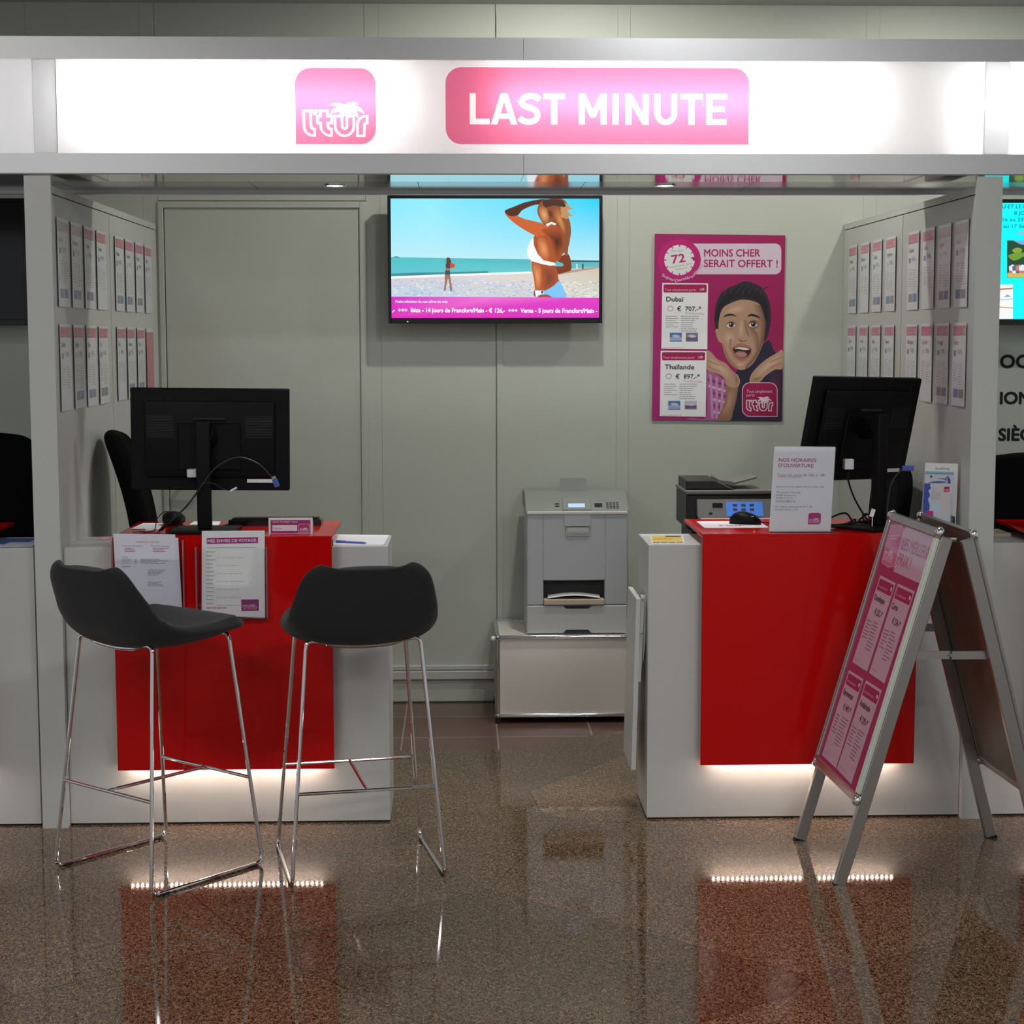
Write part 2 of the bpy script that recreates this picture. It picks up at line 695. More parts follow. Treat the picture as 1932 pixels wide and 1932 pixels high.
    def strip(s, A, B, ca, cb, l=1):
        a = spline([(x, y, 0) for x, y in A], 6)
        b = spline([(x, y, 0) for x, y in B], 6)
        m = len(a)
        M = s._m([(p.x, p.y) for p in a] + [(p.x, p.y) for p in b])
        s.raw(M, [(i, i + 1, m + i + 1, m + i) for i in range(m - 1)], [ca] * m + [cb] * m, l)

    def textn(s, body, p0, h, col, l=2, bold=0.0, ws=1.0):
        """natural width, cap height h (plain metres)"""
        vs, fs = glyphs(body, bold)
        x0, x1 = min(v[0] for v in vs), max(v[0] for v in vs)
        ch, _ = cap_h(bold)
        w = (x1 - x0) * h / ch * ws
        m, s.map = s.map, None
        s.text(body, p0, (p0[0] + w, p0[1]), h, col, l, bold)
        s.map = m
        return w

    def lines(s, x0, y0, w, n, dy, h, col, l=2, seed=0):
        rnd = random.Random(seed)
        for k in range(n):
            x = x0
            end = x0 + w * rnd.uniform(0.55, 1.0)
            while x < end:
                q = min(end - x, w * rnd.uniform(0.08, 0.22))
                s.rect(x, y0 + k * dy, x + q, y0 + k * dy + h, col, l)
                x += q + w * 0.025

    def sheet(s, pts, t, col):
        """paper body behind the print, outline in active coordinates"""
        P = s._m(pts)
        n = len(P)
        b = len(s.V)
        for w in (0, -t):
            for x, y in P:
                s.V.append(s.o + s.r * x + s.u * y + s.n * w)
        fs = [tuple(range(b, b + n)), tuple(range(b + 2 * n - 1, b + n - 1, -1))] + \
             [(b + i, b + n + i, b + n + (i + 1) % n, b + (i + 1) % n) for i in range(n)]
        for f in fs:
            s.F.append(f)
            s.C.append([col] * len(f))

    def build(s, name, m, parent=None, label=None, bend=None):
        me = bpy.data.meshes.new(name)
        V = [bend(v) for v in s.V] if bend else s.V
        me.from_pydata([tuple(v) for v in V], [], s.F)
        # face the viewer side
        nrm = np.array(s.n)
        ca = me.color_attributes.new('Col', 'FLOAT_COLOR', 'CORNER')
        flat = []
        for c in s.C:
            for q in c:
                flat += [q[0], q[1], q[2], 1.0]
        ca.data.foreach_set('color', flat)
        return link(name, me, m, parent, True, False, label)


# the palm-and-letters emblem, in a unit square drawn from its enlarged view
def _L(pts):
    return [((x - 100) / 1700, (1735 - y) / 1635) for x, y in pts]


EMB_OUT = [
    _L([(250, 990), (448, 990), (452, 1330), (480, 1385), (527, 1387), (527, 1577), (450, 1572), (370, 1545), (300, 1490), (262, 1420), (252, 1340)]),
    _L([(600, 990), (803, 990), (805, 1105), (890, 1107), (890, 1302), (805, 1305), (812, 1360), (835, 1385), (880, 1387), (878, 1577), (795, 1572), (710, 1530), (645, 1470), (610, 1390), (604, 1305), (540, 1303), (540, 1105), (600, 1105)]),
    _L([(906, 1105), (1358, 1105), (1354, 1370), (1330, 1450), (1270, 1530), (1200, 1570), (1135, 1578), (1060, 1568), (990, 1525), (935, 1455), (912, 1370)]),
    _L([(1380, 1577), (1380, 1290), (1405, 1210), (1460, 1145), (1540, 1110), (1640, 1105), (1640, 1302), (1590, 1305), (1576, 1330), (1572, 1577)]),
    _L([(465, 990), (577, 990), (575, 1040), (525, 1100), (470, 1110)]),
]
EMB_IN = [
    _L([(305, 1045), (398, 1045), (400, 1350), (425, 1410), (480, 1435), (480, 1530), (420, 1515), (345, 1465), (312, 1400), (305, 1340)]),
    _L([(655, 1045), (750, 1045), (752, 1155), (837, 1157), (835, 1255), (752, 1256), (756, 1350), (785, 1412), (830, 1435), (828, 1530), (760, 1515), (690, 1460), (658, 1390), (653, 1256), (590, 1254), (590, 1157), (655, 1155)]),
    _L([(957, 1157), (1055, 1157), (1058, 1350), (1075, 1400), (1135, 1428), (1195, 1400), (1210, 1350), (1210, 1157), (1305, 1157), (1305, 1365), (1280, 1440), (1215, 1510), (1135, 1530), (1055, 1510), (985, 1440), (960, 1365)]),
    _L([(1108, 1155), (1155, 1085), (1160, 1350), (1135, 1382), (1110, 1350)]),
    _L([(1430, 1530), (1430, 1295), (1465, 1210), (1520, 1168), (1590, 1155), (1590, 1250), (1545, 1268), (1527, 1310), (1525, 1530)]),
]
EMB_PALM = _L([(845, 880), (900, 850), (1000, 845), (1155, 885), (1230, 842), (1330, 825), (1385, 840), (1425, 875), (1340, 897), (1430, 925), (1510, 985), (1560, 1078), (1480, 1035), (1370, 1008), (1420, 1085), (1430, 1170), (1350, 1095), (1290, 1070), (1280, 1130), (1240, 1178), (1205, 1110), (1155, 1075), (1125, 1140), (1062, 1155), (1010, 1110), (1060, 1032), (950, 1050), (825, 1097), (860, 1020), (920, 968), (985, 945), (915, 905)])


def emblem(pr, tl, tr, bl, film, ink, l=2, tile=True, outline=None):
    """emblem tile with corners tl, tr, bl given in plain (u, v) metres"""
    tl, tr, bl = Vector(tl), Vector(tr), Vector(bl)
    ex, ey = tr - tl, tl - bl
    T = lambda P: [tuple(bl + ex * a + ey * b) for a, b in P]
    m, pr.map = pr.map, None
    if tile:
        pts = []
        for (cx, cy, a) in ((0.20, 0.80, 180), (0.80, 0.80, 90), (0.80, 0.20, 0)):
            for k in range(7):
                t = math.radians(a - 15 * k)
                pts.append((cx + 0.2 * math.cos(t), cy + 0.2 * math.sin(t)))
        pts.append((0, 0))
        if outline:
            big = [(0.5 + (a - 0.5) * 1.09, 0.5 + (b - 0.5) * 1.09) for a, b in pts]
            pr.poly(T(big), outline, l - 1)
        pr.poly(T(pts), film, l)
    for P in EMB_OUT:
        pr.poly(T(P), ink, l + 1)
    for P in EMB_IN:
        pr.poly(T(P), film, l + 2)
    pr.poly(T(EMB_PALM), ink, l + 3)
    pr.map = m


MAG = sr(205, 40, 120)      # the house magenta
MAGD = sr(190, 30, 85)
WHT = (0.88, 0.88, 0.90)
INK = (0.06, 0.06, 0.08)
GRY = (0.36, 0.37, 0.42)


# ================================================================== the setting
def struct(name, b, mats, **k):
    o = b if isinstance(b, bpy.types.Object) else b.build(name, mats, **k)
    o['kind'] = 'structure'
    return o


def flat_floor(name, pts, m):
    b = MB()
    b.prism([(x, y, -0.05) for x, y in pts], (0, 0, 0.05))
    o = b.build(name, m, smooth=False)
    # keep the texture in world metres
    me = o.data
    me.transform(Matrix.Translation(o.location))
    o.location = (0, 0, 0)
    return struct(name, o, m)


flat_floor('floor', [(-4.6, -8.6), (4.6, -8.6), (4.6, 2.03), (1.32, 2.03), (0.601, 1.441), (0.154, 1.085), (-4.6, 1.095)], 'granite')
flat_floor('floor', [(-4.6, 1.095), (0.154, 1.085), (0.601, 1.441), (1.32, 2.03), (-4.6, 2.03)], 'brown_tile')

# back wall: panels with narrow open joints, the doorway left out
WY = 2.025
DX0, DX1, DZ = -1.436, -0.509, 2.281
b = MB()
b.box(-4.6, DX0 - 0.002, WY + 0.006, WY + 0.12, 0, 3.25, 1)
b.box(DX1 + 0.002, 4.6, WY + 0.006, WY + 0.12, 0, 3.25, 1)
b.box(DX0 - 0.002, DX1 + 0.002, WY + 0.006, WY + 0.12, DZ + 0.004, 3.25, 1)
J = [-4.6, -3.2, -2.0, -1.501, DX0]
for x0, x1 in zip(J[:-1], J[1:]):
    b.box(x0 + 0.0004, x1 - 0.0004, WY, WY + 0.006, 0, 3.25, 0)
b.box(DX0 + 0.0012, DX1 - 0.0012, WY, WY + 0.006, DZ + 0.004, 3.25, 0)
J = [DX1, -0.445, 0.0735, 0.620, 0.676, 1.735, 1.795, 3.1, 4.6]
for x0, x1 in zip(J[:-1], J[1:]):
    b.box(x0 + (0.0012 if 0 < x0 < 0.1 else 0.0004), x1 - (0.0012 if 0 < x1 < 0.1 else 0.0004), WY, WY + 0.006, 0, 3.25, 0)
struct('wall_back', b, ['wall_panel', 'gap_black'], smooth=False)
b = MB()
b.box(0.077, 0.104, WY - 0.006, WY - 0.0005, 0.18, 3.1, 0, 0.0015)
struct('trim_1', b, 'wall_panel')
# door in the back wall
dr = thing('door_1', None, None, ((DX0 + DX1) / 2, WY, 0))
dr['kind'] = 'structure'
b = MB()
b.box(DX0, -1.413, WY - 0.008, WY + 0.10, 0, DZ, 0, 0.002)
b.box(-0.536, DX1, WY - 0.008, WY + 0.10, 0, DZ, 0, 0.002)
b.box(-1.413, -0.536, WY - 0.008, WY + 0.10, 2.252, DZ, 0, 0.002)
b.build('door_frame', 'wall_panel', dr)
b = MB()
b.box(-1.409, -0.540, WY + 0.004, WY + 0.045, 0.004, 2.248, 0, 0.002)
lf = b.build('door_leaf', 'wall_panel', dr)
b = MB()
b.cyl((-1.34, WY - 0.0, 1.02), (-1.34, WY - 0.05, 1.02), 0.010, 12)
b.cyl((-1.34, WY - 0.045, 1.02), (-1.23, WY - 0.045, 1.02), 0.009, 12)
b.build('door_handle', 'satin_aluminium', lf)
# skirting and the white cable duct above it
b = MB()
for x0, x1 in ((-4.6, DX0 - 0.004), (DX1 + 0.004, 4.6)):
    b.box(x0, x1, WY - 0.012, WY, 0.004, 0.106, 0, 0.003)
struct('baseboard_back', b, 'wall_panel')
b = MB()
for x0, x1 in ((-4.6, DX0 - 0.004), (DX1 + 0.004, 4.6)):
    b.box(x0, x1, WY - 0.03, WY - 0.0005, 0.109, 0.150, 0, 0.004)
    b.box(x0, x1, WY - 0.022, WY - 0.0005, 0.152, 0.175, 0, 0.004)
struct('trim_2', b, 'white_lacquer')
# ceiling of the hall
b = MB()
b.box(-4.6, 4.6, -8.6, WY + 0.12, 3.146, 3.25)
struct('ceiling', b, 'ceiling_paint', smooth=False)


# partitions between the booths: post edge, two panels, cap
def partition(name, x0, x1, joint):
    b = MB()
    b.box(x0 + 0.003, x1 - 0.003, 0.004, WY - 0.001, 0.0, 2.150, 1)
    b.box(x0, x1, 0.0, 0.018, 0.0, 2.212, 0)
    for f0, f1 in ((x0, x0 + 0.003), (x1 - 0.003, x1)):
        b.box(f0, f1, 0.018, joint - 0.003, 0.0, 2.151, 0)
        b.box(f0, f1, joint + 0.003, WY - 0.004, 0.0, 2.151, 0)
    b.box(x0, x1, 0.018, WY - 0.004, 2.155, 2.180, 0)
    struct(name, b, ['white_board', 'gap_black'], smooth=False)


partition('wall_left', -1.533, -1.446, 0.965)
partition('wall_right', 1.650, 1.737, 0.975)

# header: two aluminium beams, each in two lengths
ZB0, ZB1, ZS1, ZT1 = 2.2155, 2.2850, 2.5905, 2.6630
sx = at_y(988, 310, 0.0).x
b = MB()
for x0, x1 in ((-4.6, sx - 0.0006), (sx + 0.0006, 4.6)):
    b.box(x0, x1, 0.0, 0.262, ZB0 + 0.004, ZB1, 0)
    b.box(x0, x1, 0.003, 0.259, ZB0, ZB0 + 0.0039, 1)
struct('trim_3', b, ['brushed_aluminium', 'soffit_gloss'], smooth=False)
b = MB()
for x0, x1 in ((-4.6, sx - 0.0006), (sx + 0.0006, 4.6)):
    b.box(x0, x1, 0.0, 0.262, ZS1, ZT1, 0)
struct('trim_4', b, 'brushed_aluminium', smooth=False)
# soffit panels behind the header and their rear edge strip
SJ = [-4.6, -3.1, -2.2, -1.49, at_z(478, 350, ZB0).x, at_z(790, 350, ZB0).x, at_z(1100, 350, ZB0).x, at_z(1412, 350, ZB0).x, 1.70, 2.5, 3.4, 4.6]
b = MB()
for x0, x1 in zip(SJ[:-1], SJ[1:]):
    b.box(x0 + 0.001, x1 - 0.001, 0.263, 0.640, ZB0 + 0.001, ZB0 + 0.03, 0)
struct('trim_5', b, 'soffit_satin', smooth=False)
b = MB()
b.box(-4.6, 4.6, 0.641, 0.680, ZB0 - 0.013, ZB0 + 0.06, 0, 0.001)
struct('trim_6', b, 'brushed_aluminium', smooth=False)


# ================================================================== lamps
def downlight(x, y, z, r, label, watt, cone, blend, aim, colr, group, lens='lamp_lens', emis=True):
    t = thing('downlight', label, 'ceiling light', (x, y, z), 0, group)
    b = MB()
    b.lathe([(r * 0.74, 0.010), (r * 0.74, -0.001), (r, -0.004), (r, 0.0)], (0, 0, 0), 28)
    b.build('trim_ring', 'chrome', t, world=False)
    b = MB()
    b.lathe([(0.0001, 0.0005), (r * 0.72, 0.0005), (r * 0.72, -0.0015), (0.0001, -0.0025)], (0, 0, 0), 24)
    b.build('lens', lens, t, world=False)
    ld = bpy.data.lights.new('lamp', 'SPOT')
    ld.energy = watt
    ld.color = colr
    ld.spot_size = math.radians(cone)
    ld.spot_blend = blend
    ld.shadow_soft_size = r * 0.7
    lo = bpy.data.objects.new('lamp', ld)
    COL.objects.link(lo)
    lo.parent = t
    lo.location = (0, 0, -0.012)
    d = Vector((aim[0], aim[1], -1)).normalized()
    lo.rotation_euler = d.to_track_quat('-Z', 'Y').to_euler()
    return t


for (px, lb) in ((632, 'small round spotlight in the soffit, left of the television'),
                 (1255, 'small round spotlight in the soffit, above the pink poster')):
    p = at_z(px, 350, ZB0)
    downlight(p.x, p.y, ZB0 + 0.0005, 0.040, lb, SOFFIT_W, 100, 0.7, (0, 0.05), (1, 0.98, 0.95), 'spotlights in the soffit')
for (x, y, z, ax, ay, w, cone, bl, c), lb in zip(SPOTS, (
        'round ceiling spotlight behind the sign, above the television', 'round ceiling spotlight above the booth on the right',
        'round ceiling spotlight in front of the sign wall, right of its middle', 'round ceiling spotlight in front of the sign wall, far left')):
    downlight(x, y, 3.1455, 0.07, lb, w, cone, bl, (ax, ay), c, 'ceiling spotlights')
for i, (x, y, z, lx, ly, w) in enumerate(HALL_FILL):  # panels added out of view to light the booth from the hall side
    lb = ['front left', 'front right', 'rear left', 'rear right'][i]
    t = thing('added_ceiling_light', 'added long white fill light panel, unseen on the hall ceiling, %s of four' % lb, 'ceiling light', (x, y, 3.1455), 0, 'added fill light panels in the hall')
    b = MB()
    b.box(-lx / 2 - 0.03, lx / 2 + 0.03, -ly / 2 - 0.03, ly / 2 + 0.03, -0.02, 0, 0, 0.004)
    b.build('frame', 'white_lacquer', t, world=False)
    b = MB()
    b.box(-lx / 2, lx / 2, -ly / 2, ly / 2, -0.023, -0.0202)
    b.build('diffuser', 'hall_fill_lens', t, world=False)
    ld = bpy.data.lights.new('lamp', 'AREA')
    ld.shape = 'RECTANGLE'
    ld.size, ld.size_y = lx, ly
    ld.energy = w
    ld.color = (0.96, 0.98, 1.0)
    lo = bpy.data.objects.new('lamp', ld)
    COL.objects.link(lo)
    lo.parent = t
    lo.location = (0, 0, -0.026)


# ================================================================== the illuminated sign
def cdt_parts(items, z_plane):
    """items: (points uv, colour, part name), later ones on top -> {part: (verts, faces, colours)}"""
    vs, fs = [], []
    ar = lambda P: sum(P[i][0] * P[(i + 1) % len(P)][1] - P[(i + 1) % len(P)][0] * P[i][1] for i in range(len(P)))
    items = [q for q in items if abs(ar(q[0])) > 4e-8]
    for pts, _, _ in items:
        k = len(vs)
        vs += [Vector(p) for p in pts]
        a = sum(pts[i][0] * pts[(i + 1) % len(pts)][1] - pts[(i + 1) % len(pts)][0] * pts[i][1] for i in range(len(pts)))
        f = list(range(k, k + len(pts)))
        fs.append(f if a > 0 else f[::-1])
    ov, oe, of, _, _, orig = delaunay_2d_cdt(vs, [], fs, 1, 1e-6)
    out = {}
    bx_ = [(min(p[0] for p in q[0]), max(p[0] for p in q[0]), min(p[1] for p in q[0]), max(p[1] for p in q[0])) for q in items]

    def inside(P, x, y):
        r = False
        for i in range(len(P)):
            (x0, y0), (x1, y1) = P[i - 1], P[i]
            if (y0 > y) != (y1 > y) and x < x0 + (y - y0) / (y1 - y0) * (x1 - x0):
                r = not r
        return r

    for f in of:
        cx = sum(ov[i][0] for i in f) / len(f)
        cy = sum(ov[i][1] for i in f) / len(f)
        hit = [k for k, q in enumerate(items) if bx_[k][0] <= cx <= bx_[k][1] and bx_[k][2] <= cy <= bx_[k][3] and inside(q[0], cx, cy)]
        if not hit:
            continue
        pts, col, part = items[hit[-1]]
        out.setdefault(part, []).append(([ov[i] for i in f], col))
    return out


SYF = 0.010
sgn = thing('illuminated_sign', 'backlit white sign box across the header with magenta emblem and LAST MINUTE panel', 'sign', (0.12, SYF, ZB1))
SW = (0.88, 0.87, 0.86)
SP = (0.76, 0.165, 0.29)
xl, xr = at_y(107, 200, SYF).x, at_y(1857, 200, SYF).x
items = [([(xl, ZB1), (xr, ZB1), (xr, ZS1), (xl, ZS1)], SW, 'sign_panel')]


def rr(x0, x1, z0, z1, r):      # radii: bl, br, tr, tl
    pts = []
    for cx, cz, sx_, sz_, a, q in ((x0, z0, 1, 1, 180, r[0]), (x1, z0, -1, 1, 270, r[1]), (x1, z1, -1, -1, 0, r[2]), (x0, z1, 1, -1, 90, r[3])):
        if q <= 0:
            pts.append((cx, cz))
        else:
            for k in range(9):
                t = math.radians(a + 90 * k / 8)
                pts.append((cx + sx_ * q + q * math.cos(t), cz + sz_ * q + q * math.sin(t)))
    return pts


p0, p1 = at_y(558, 272, SYF), at_y(708.5, 128.5, SYF)
q = 0.052
items.append((rr(p0.x, p1.x, p0.z, p1.z, (0, q, q, q)), SP, 'logo_tile'))
T = lambda P: [(p0.x + a * (p1.x - p0.x), p0.z + c * (p1.z - p0.z)) for a, c in P]
for P in EMB_OUT:
    items.append((T(P), SW, 'logo_tile'))
for P in EMB_IN:
    items.append((T(P), SP, 'logo_tile'))
items.append((T(EMB_PALM), SW, 'logo_tile'))
p0, p1 = at_y(841, 272, SYF), at_y(1414, 128.5, SYF)
items.append((rr(p0.x, p1.x, p0.z, p1.z, (q, 0, q, q)), SP, 'lettering_panel'))
ta, tb = at_y(887, 234.5, SYF), at_y(1370, 177, SYF)
LH = tb.z - ta.z


def letter(ch, w):
    """upright sans capitals in a box w wide and 1 high, as closed outlines"""
    s = 0.2
    if ch == 'L':
        return [[(0, 0), (w, 0), (w, s * 0.92), (s, s * 0.92), (s, 1), (0, 1)]]
    if ch == 'I':
        return [[(0, 0), (w, 0), (w, 1), (0, 1)]]
    if ch == 'T':
        m_ = w / 2
        return [[(m_ - s / 2, 0), (m_ + s / 2, 0), (m_ + s / 2, 1 - s * 0.92), (w, 1 - s * 0.92), (w, 1), (0, 1), (0, 1 - s * 0.92), (m_ - s / 2, 1 - s * 0.92)]]
    if ch == 'E':
        t = s * 0.92
        return [[(0, 0), (w, 0), (w, t), (s, t), (s, 0.5 - t / 2), (w * 0.90, 0.5 - t / 2), (w * 0.90, 0.5 + t / 2), (s, 0.5 + t / 2), (s, 1 - t), (w, 1 - t), (w, 1), (0, 1)]]
    if ch == 'N':
        return [[(0, 0), (s, 0), (s, 0.62), (w - s, 0), (w, 0), (w, 1), (w - s, 1), (w - s, 0.38), (s, 1), (0, 1)]]
    if ch == 'M':
        m_ = w / 2
        return [[(0, 0), (s, 0), (s, 0.60), (m_ - 0.075, 0.22), (m_ + 0.075, 0.22), (w - s, 0.60), (w - s, 0), (w, 0), (w, 1), (w - s, 1), (m_, 0.49), (s, 1), (0, 1)]]
    if ch == 'A':
        m_ = w / 2
        ex = lambda y: 0.105 + (m_ - 0.105) * y
        return [[(0, 0), (0.21, 0), (m_, 0.74), (w - 0.21, 0), (w, 0), (m_ + 0.105, 1), (m_ - 0.105, 1)], [(0.20, 0.18), (w - 0.20, 0.18), (w - 0.26, 0.345), (0.26, 0.345)]]
    if ch == 'U':
        out, inn = [], []
        R, r_ = w / 2, w / 2 - s
        for k in range(13):
            t = math.radians(180 + 15 * k)
            out.append((w / 2 + R * math.cos(t), 0.37 + 0.38 * math.sin(t)))
            inn.append((w / 2 + r_ * math.cos(t), 0.36 + 0.19 * math.sin(t)))
        return [[(0, 1)] + out + [(w, 1), (w - s, 1)] + inn[::-1] + [(s, 1)]]
    if ch == 'S':
        c = spline([(a * w, b_, 0) for a, b_ in ((0.94, 0.80), (0.78, 0.89), (0.55, 0.915), (0.27, 0.865), (0.155, 0.72), (0.28, 0.60), (0.53, 0.535), (0.77, 0.44), (0.855, 0.29), (0.74, 0.14), (0.47, 0.085), (0.22, 0.12), (0.05, 0.215))], 4)
        a_, b_ = [], []
        for k, p in enumerate(c):
            d = (c[min(k + 1, len(c) - 1)] - c[max(k - 1, 0)]).normalized()
            n_ = Vector((-d.y, d.x, 0)) * 0.096
            a_.append(((p + n_).x, (p + n_).y))
            b_.append(((p - n_).x, (p - n_).y))
        return [[a_[k], a_[k + 1], b_[k + 1], b_[k]] for k in range(len(a_) - 1)]


for ch, q0, q1 in (('L', 886.1, 923.9), ('A', 926.0, 976.2), ('S', 977.4, 1020.8), ('T', 1024.9, 1066.3), ('M', 1092.1, 1144.5), ('I', 1155.7, 1167.3),
                   ('N', 1179.9, 1224.0), ('U', 1234.8, 1277.6), ('T', 1284.0, 1325.6), ('E', 1332.3, 1371.1)):
    xa_, xb_ = at_y(q0, 206, SYF).x, at_y(q1, 206, SYF).x
    for P in letter(ch, (xb_ - xa_) / LH):
        items.append(([(xa_ + a * LH, ta.z + c * LH) for a, c in P], SW, 'lettering_panel'))
for part, polys in cdt_parts(items, SYF).items():
    pr = Print((0, SYF, 0), (1, 0, 0), (0, 0, 1))
    for P, c in polys:
        pr.raw([(v[0], v[1]) for v in P], [tuple(range(len(P)))], c, 0)
    pr.build(part, 'sign_acrylic', sgn, label={'logo_tile': 'magenta tile with white outlined letters and palm', 'lettering_panel': 'magenta panel reading LAST MINUTE in white'}.get(part))
b = MB()
b.box(xl, xr, 0.245, 0.255, ZB1 + 0.001, ZS1 - 0.001)
b.box(xl, xr, 0.03, 0.245, ZB1 + 0.0005, ZB1 + 0.003)
b.box(xl, xr, 0.03, 0.245, ZS1 - 0.003, ZS1 - 0.0005)
b.build('light_box', 'led_box_white', sgn, smooth=False)
TZ = at_y(966, 196, 0.11).z
for x0, x1 in ((-1.40, -0.29), (0.03, 1.30)):
    b = MB()
    b.cyl((x0, 0.085, TZ), (x1, 0.085, TZ), 0.013, 14)
    b.build('fluorescent_tube', 'tube_light', sgn)
XE = at_y(62, 200, 0).x
XF = at_y(1905, 200, 0).x
for x0, x1, lb in ((XE + 0.001, xl - 0.001, 'narrow white end panel at the left end of the lit sign'),
                   (xr + 0.001, XF - 0.001, 'narrow bright white end panel at the right end of the lit sign')):
    pr = Print((0, 0.002, 0), (1, 0, 0), (0, 0, 1))
    pr.sheet([(x0, ZB1), (x1, ZB1), (x1, ZS1), (x0, ZS1)], 0.004, (0.86, 0.86, 0.87))
    o = pr.build('sign_end_panel', 'sign_acrylic')
    tag(o, lb, 'sign panel', 'narrow panels between the lit signs')
for x0, x1, t0, t1, lb in ((-4.55, XE - 0.001, -3.3, -1.75, 'plain white lit sign of the neighbouring booth on the left'),
                           (XF + 0.001, 4.55, 1.60, 3.0, 'plain white lit sign of the neighbouring booth on the right')):
    s2 = thing('illuminated_sign', lb, 'sign', ((x0 + x1) / 2, 0.004, ZB1))
    pr = Print((0, 0.004, 0), (1, 0, 0), (0, 0, 1))
    pr.rect(x0, ZB1, x1, ZS1, (0.86, 0.86, 0.88), 0)
    pr.build('sign_panel', 'sign_acrylic', s2)
    b = MB()
    b.cyl((t0, 0.085, TZ), (t1, 0.085, TZ), 0.013, 14)
    b.build('fluorescent_tube', 'tube_light', s2)
    b = MB()
    b.box(x0, x1, 0.245, 0.255, ZB1 + 0.001, ZS1 - 0.001)
    b.build('light_box', 'led_box_white', s2, smooth=False)


# ================================================================== counters
def counter(x0, x1, rx0, rx1, lx0, lx1, label, y0=0.035, y1=0.362, zt=0.966, ryb=0.47):
    t = thing('service_counter', label, 'counter', ((x0 + x1) / 2, (y0 + y1) / 2, 0), 0, 'white counters with red fronts')
    b = MB()
    b.box(x0, x1, y0, y1, 0.006, zt, 0, 0.0015)
    b.box(x0 + 0.012, x1 - 0.012, y0 + 0.006, y1 - 0.006, 0.0, 0.006, 1)
    b.build('counter_body', ['white_lacquer', 'gap_black'], t)
    b = MB()
    b.prism([(rx0, -0.02, 0.205), (rx0, -0.02, 1.008), (rx0, ryb, 1.008), (rx0, ryb, 0.996), (rx0, -0.008, 0.996), (rx0, -0.008, 0.205)], (rx1 - rx0, 0, 0), bev=0.0012)
    b.build('red_panel', 'red_lacquer', t, label='glossy red panel folded over the counter', angle=50)
    b = MB()
    b.box(rx0 + 0.07, rx1 - 0.07, 0.05, y1 - 0.03, zt, 0.9959)
    b.build('top_support', 'dark_grey_plastic', t)
    for z in (0.25, 0.86):
        b = MB()
        b.box(rx0 + 0.02, rx1 - 0.02, -0.0079, y0, z, z + 0.03)
        b.build('panel_bracket', 'dark_grey_plastic', t)
    b = MB()
    b.box(lx0, lx1, -0.0079, 0.012, 0.2075, 0.218)
    st = b.build('led_profile', 'steel_white', t)
    n = int((lx1 - lx0) / 0.0165)
    b = MB()
    for k in range(n):
        x = lx0 + 0.008 + k * (lx1 - lx0 - 0.016) / (n - 1)
        b.box(x - 0.003, x + 0.003, -0.003, 0.004, 0.2046, 0.2074)
    b.build('led_strip', 'led_warm', st, smooth=False)
    return t


cL = counter(-1.4450, -0.342, -1.268, -0.530, at_z(250, 1667, -0.21).x, at_z(612, 1667, -0.21).x, 'white counter with red front standing behind the two bar stools')
cR = counter(0.552, 1.649, 0.7305, 1.473, at_z(1340, 1657, -0.21).x, at_z(1686, 1657, -0.21).x, 'white counter with red front and hinged side flap behind the folding board')
counter(-2.65, -1.546, -2.46, -1.716, -2.44, -1.74, 'white counter at the left edge of the photo, past the left partition')
counter(1.745, 2.85, 1.868, 2.66, 1.9, 2.62, 'white counter at the right edge of the photo, past the right partition', ryb=0.40)
# hinged flap on the side of the right counter
fp = MB()
fp.prism([(0.498, 0.05, 0.172), (0.514, 0.05, 0.172), (0.528, 0.05, 0.776), (0.512, 0.05, 0.776)], (0, 0.29, 0), bev=0.001)
fl = fp.build('side_flap', 'white_lacquer', cR, label='white hinged flap folded down on the counter side')
for yb in (0.085, 0.29):
    b = MB()
    zz = [at_y(1212, q, yb).z for q in (1124, 1196, 1200, 1288)]
    b.prism([(0.529, yb, zz[1]), (0.541, yb, zz[1]), (0.546, yb, zz[0]), (0.533, yb, zz[0])], (0, 0.022, 0), bev=0.0015)
    b.prism([(0.522, yb + 0.004, zz[3]), (0.534, yb + 0.004, zz[3]), (0.543, yb + 0.004, zz[1] + 0.02), (0.531, yb + 0.004, zz[1] + 0.02)], (0, 0.014, 0), bev=0.0015)
    b.prism([(0.541, yb + 0.002, zz[2] - 0.10), (0.549, yb + 0.002, zz[2] - 0.02), (0.551, yb + 0.002, zz[0]), (0.546, yb + 0.002, zz[0])], (0, 0.016, 0))
    br = b.build('hinge_bracket', 'steel_white', cR)
    for z in (zz[0] - 0.013, zz[1] + 0.005):
        b = MB()
        b.cyl((0.539, yb - 0.003, z), (0.539, yb, z), 0.004, 10)
        b.build('screw', 'screw_steel', br)

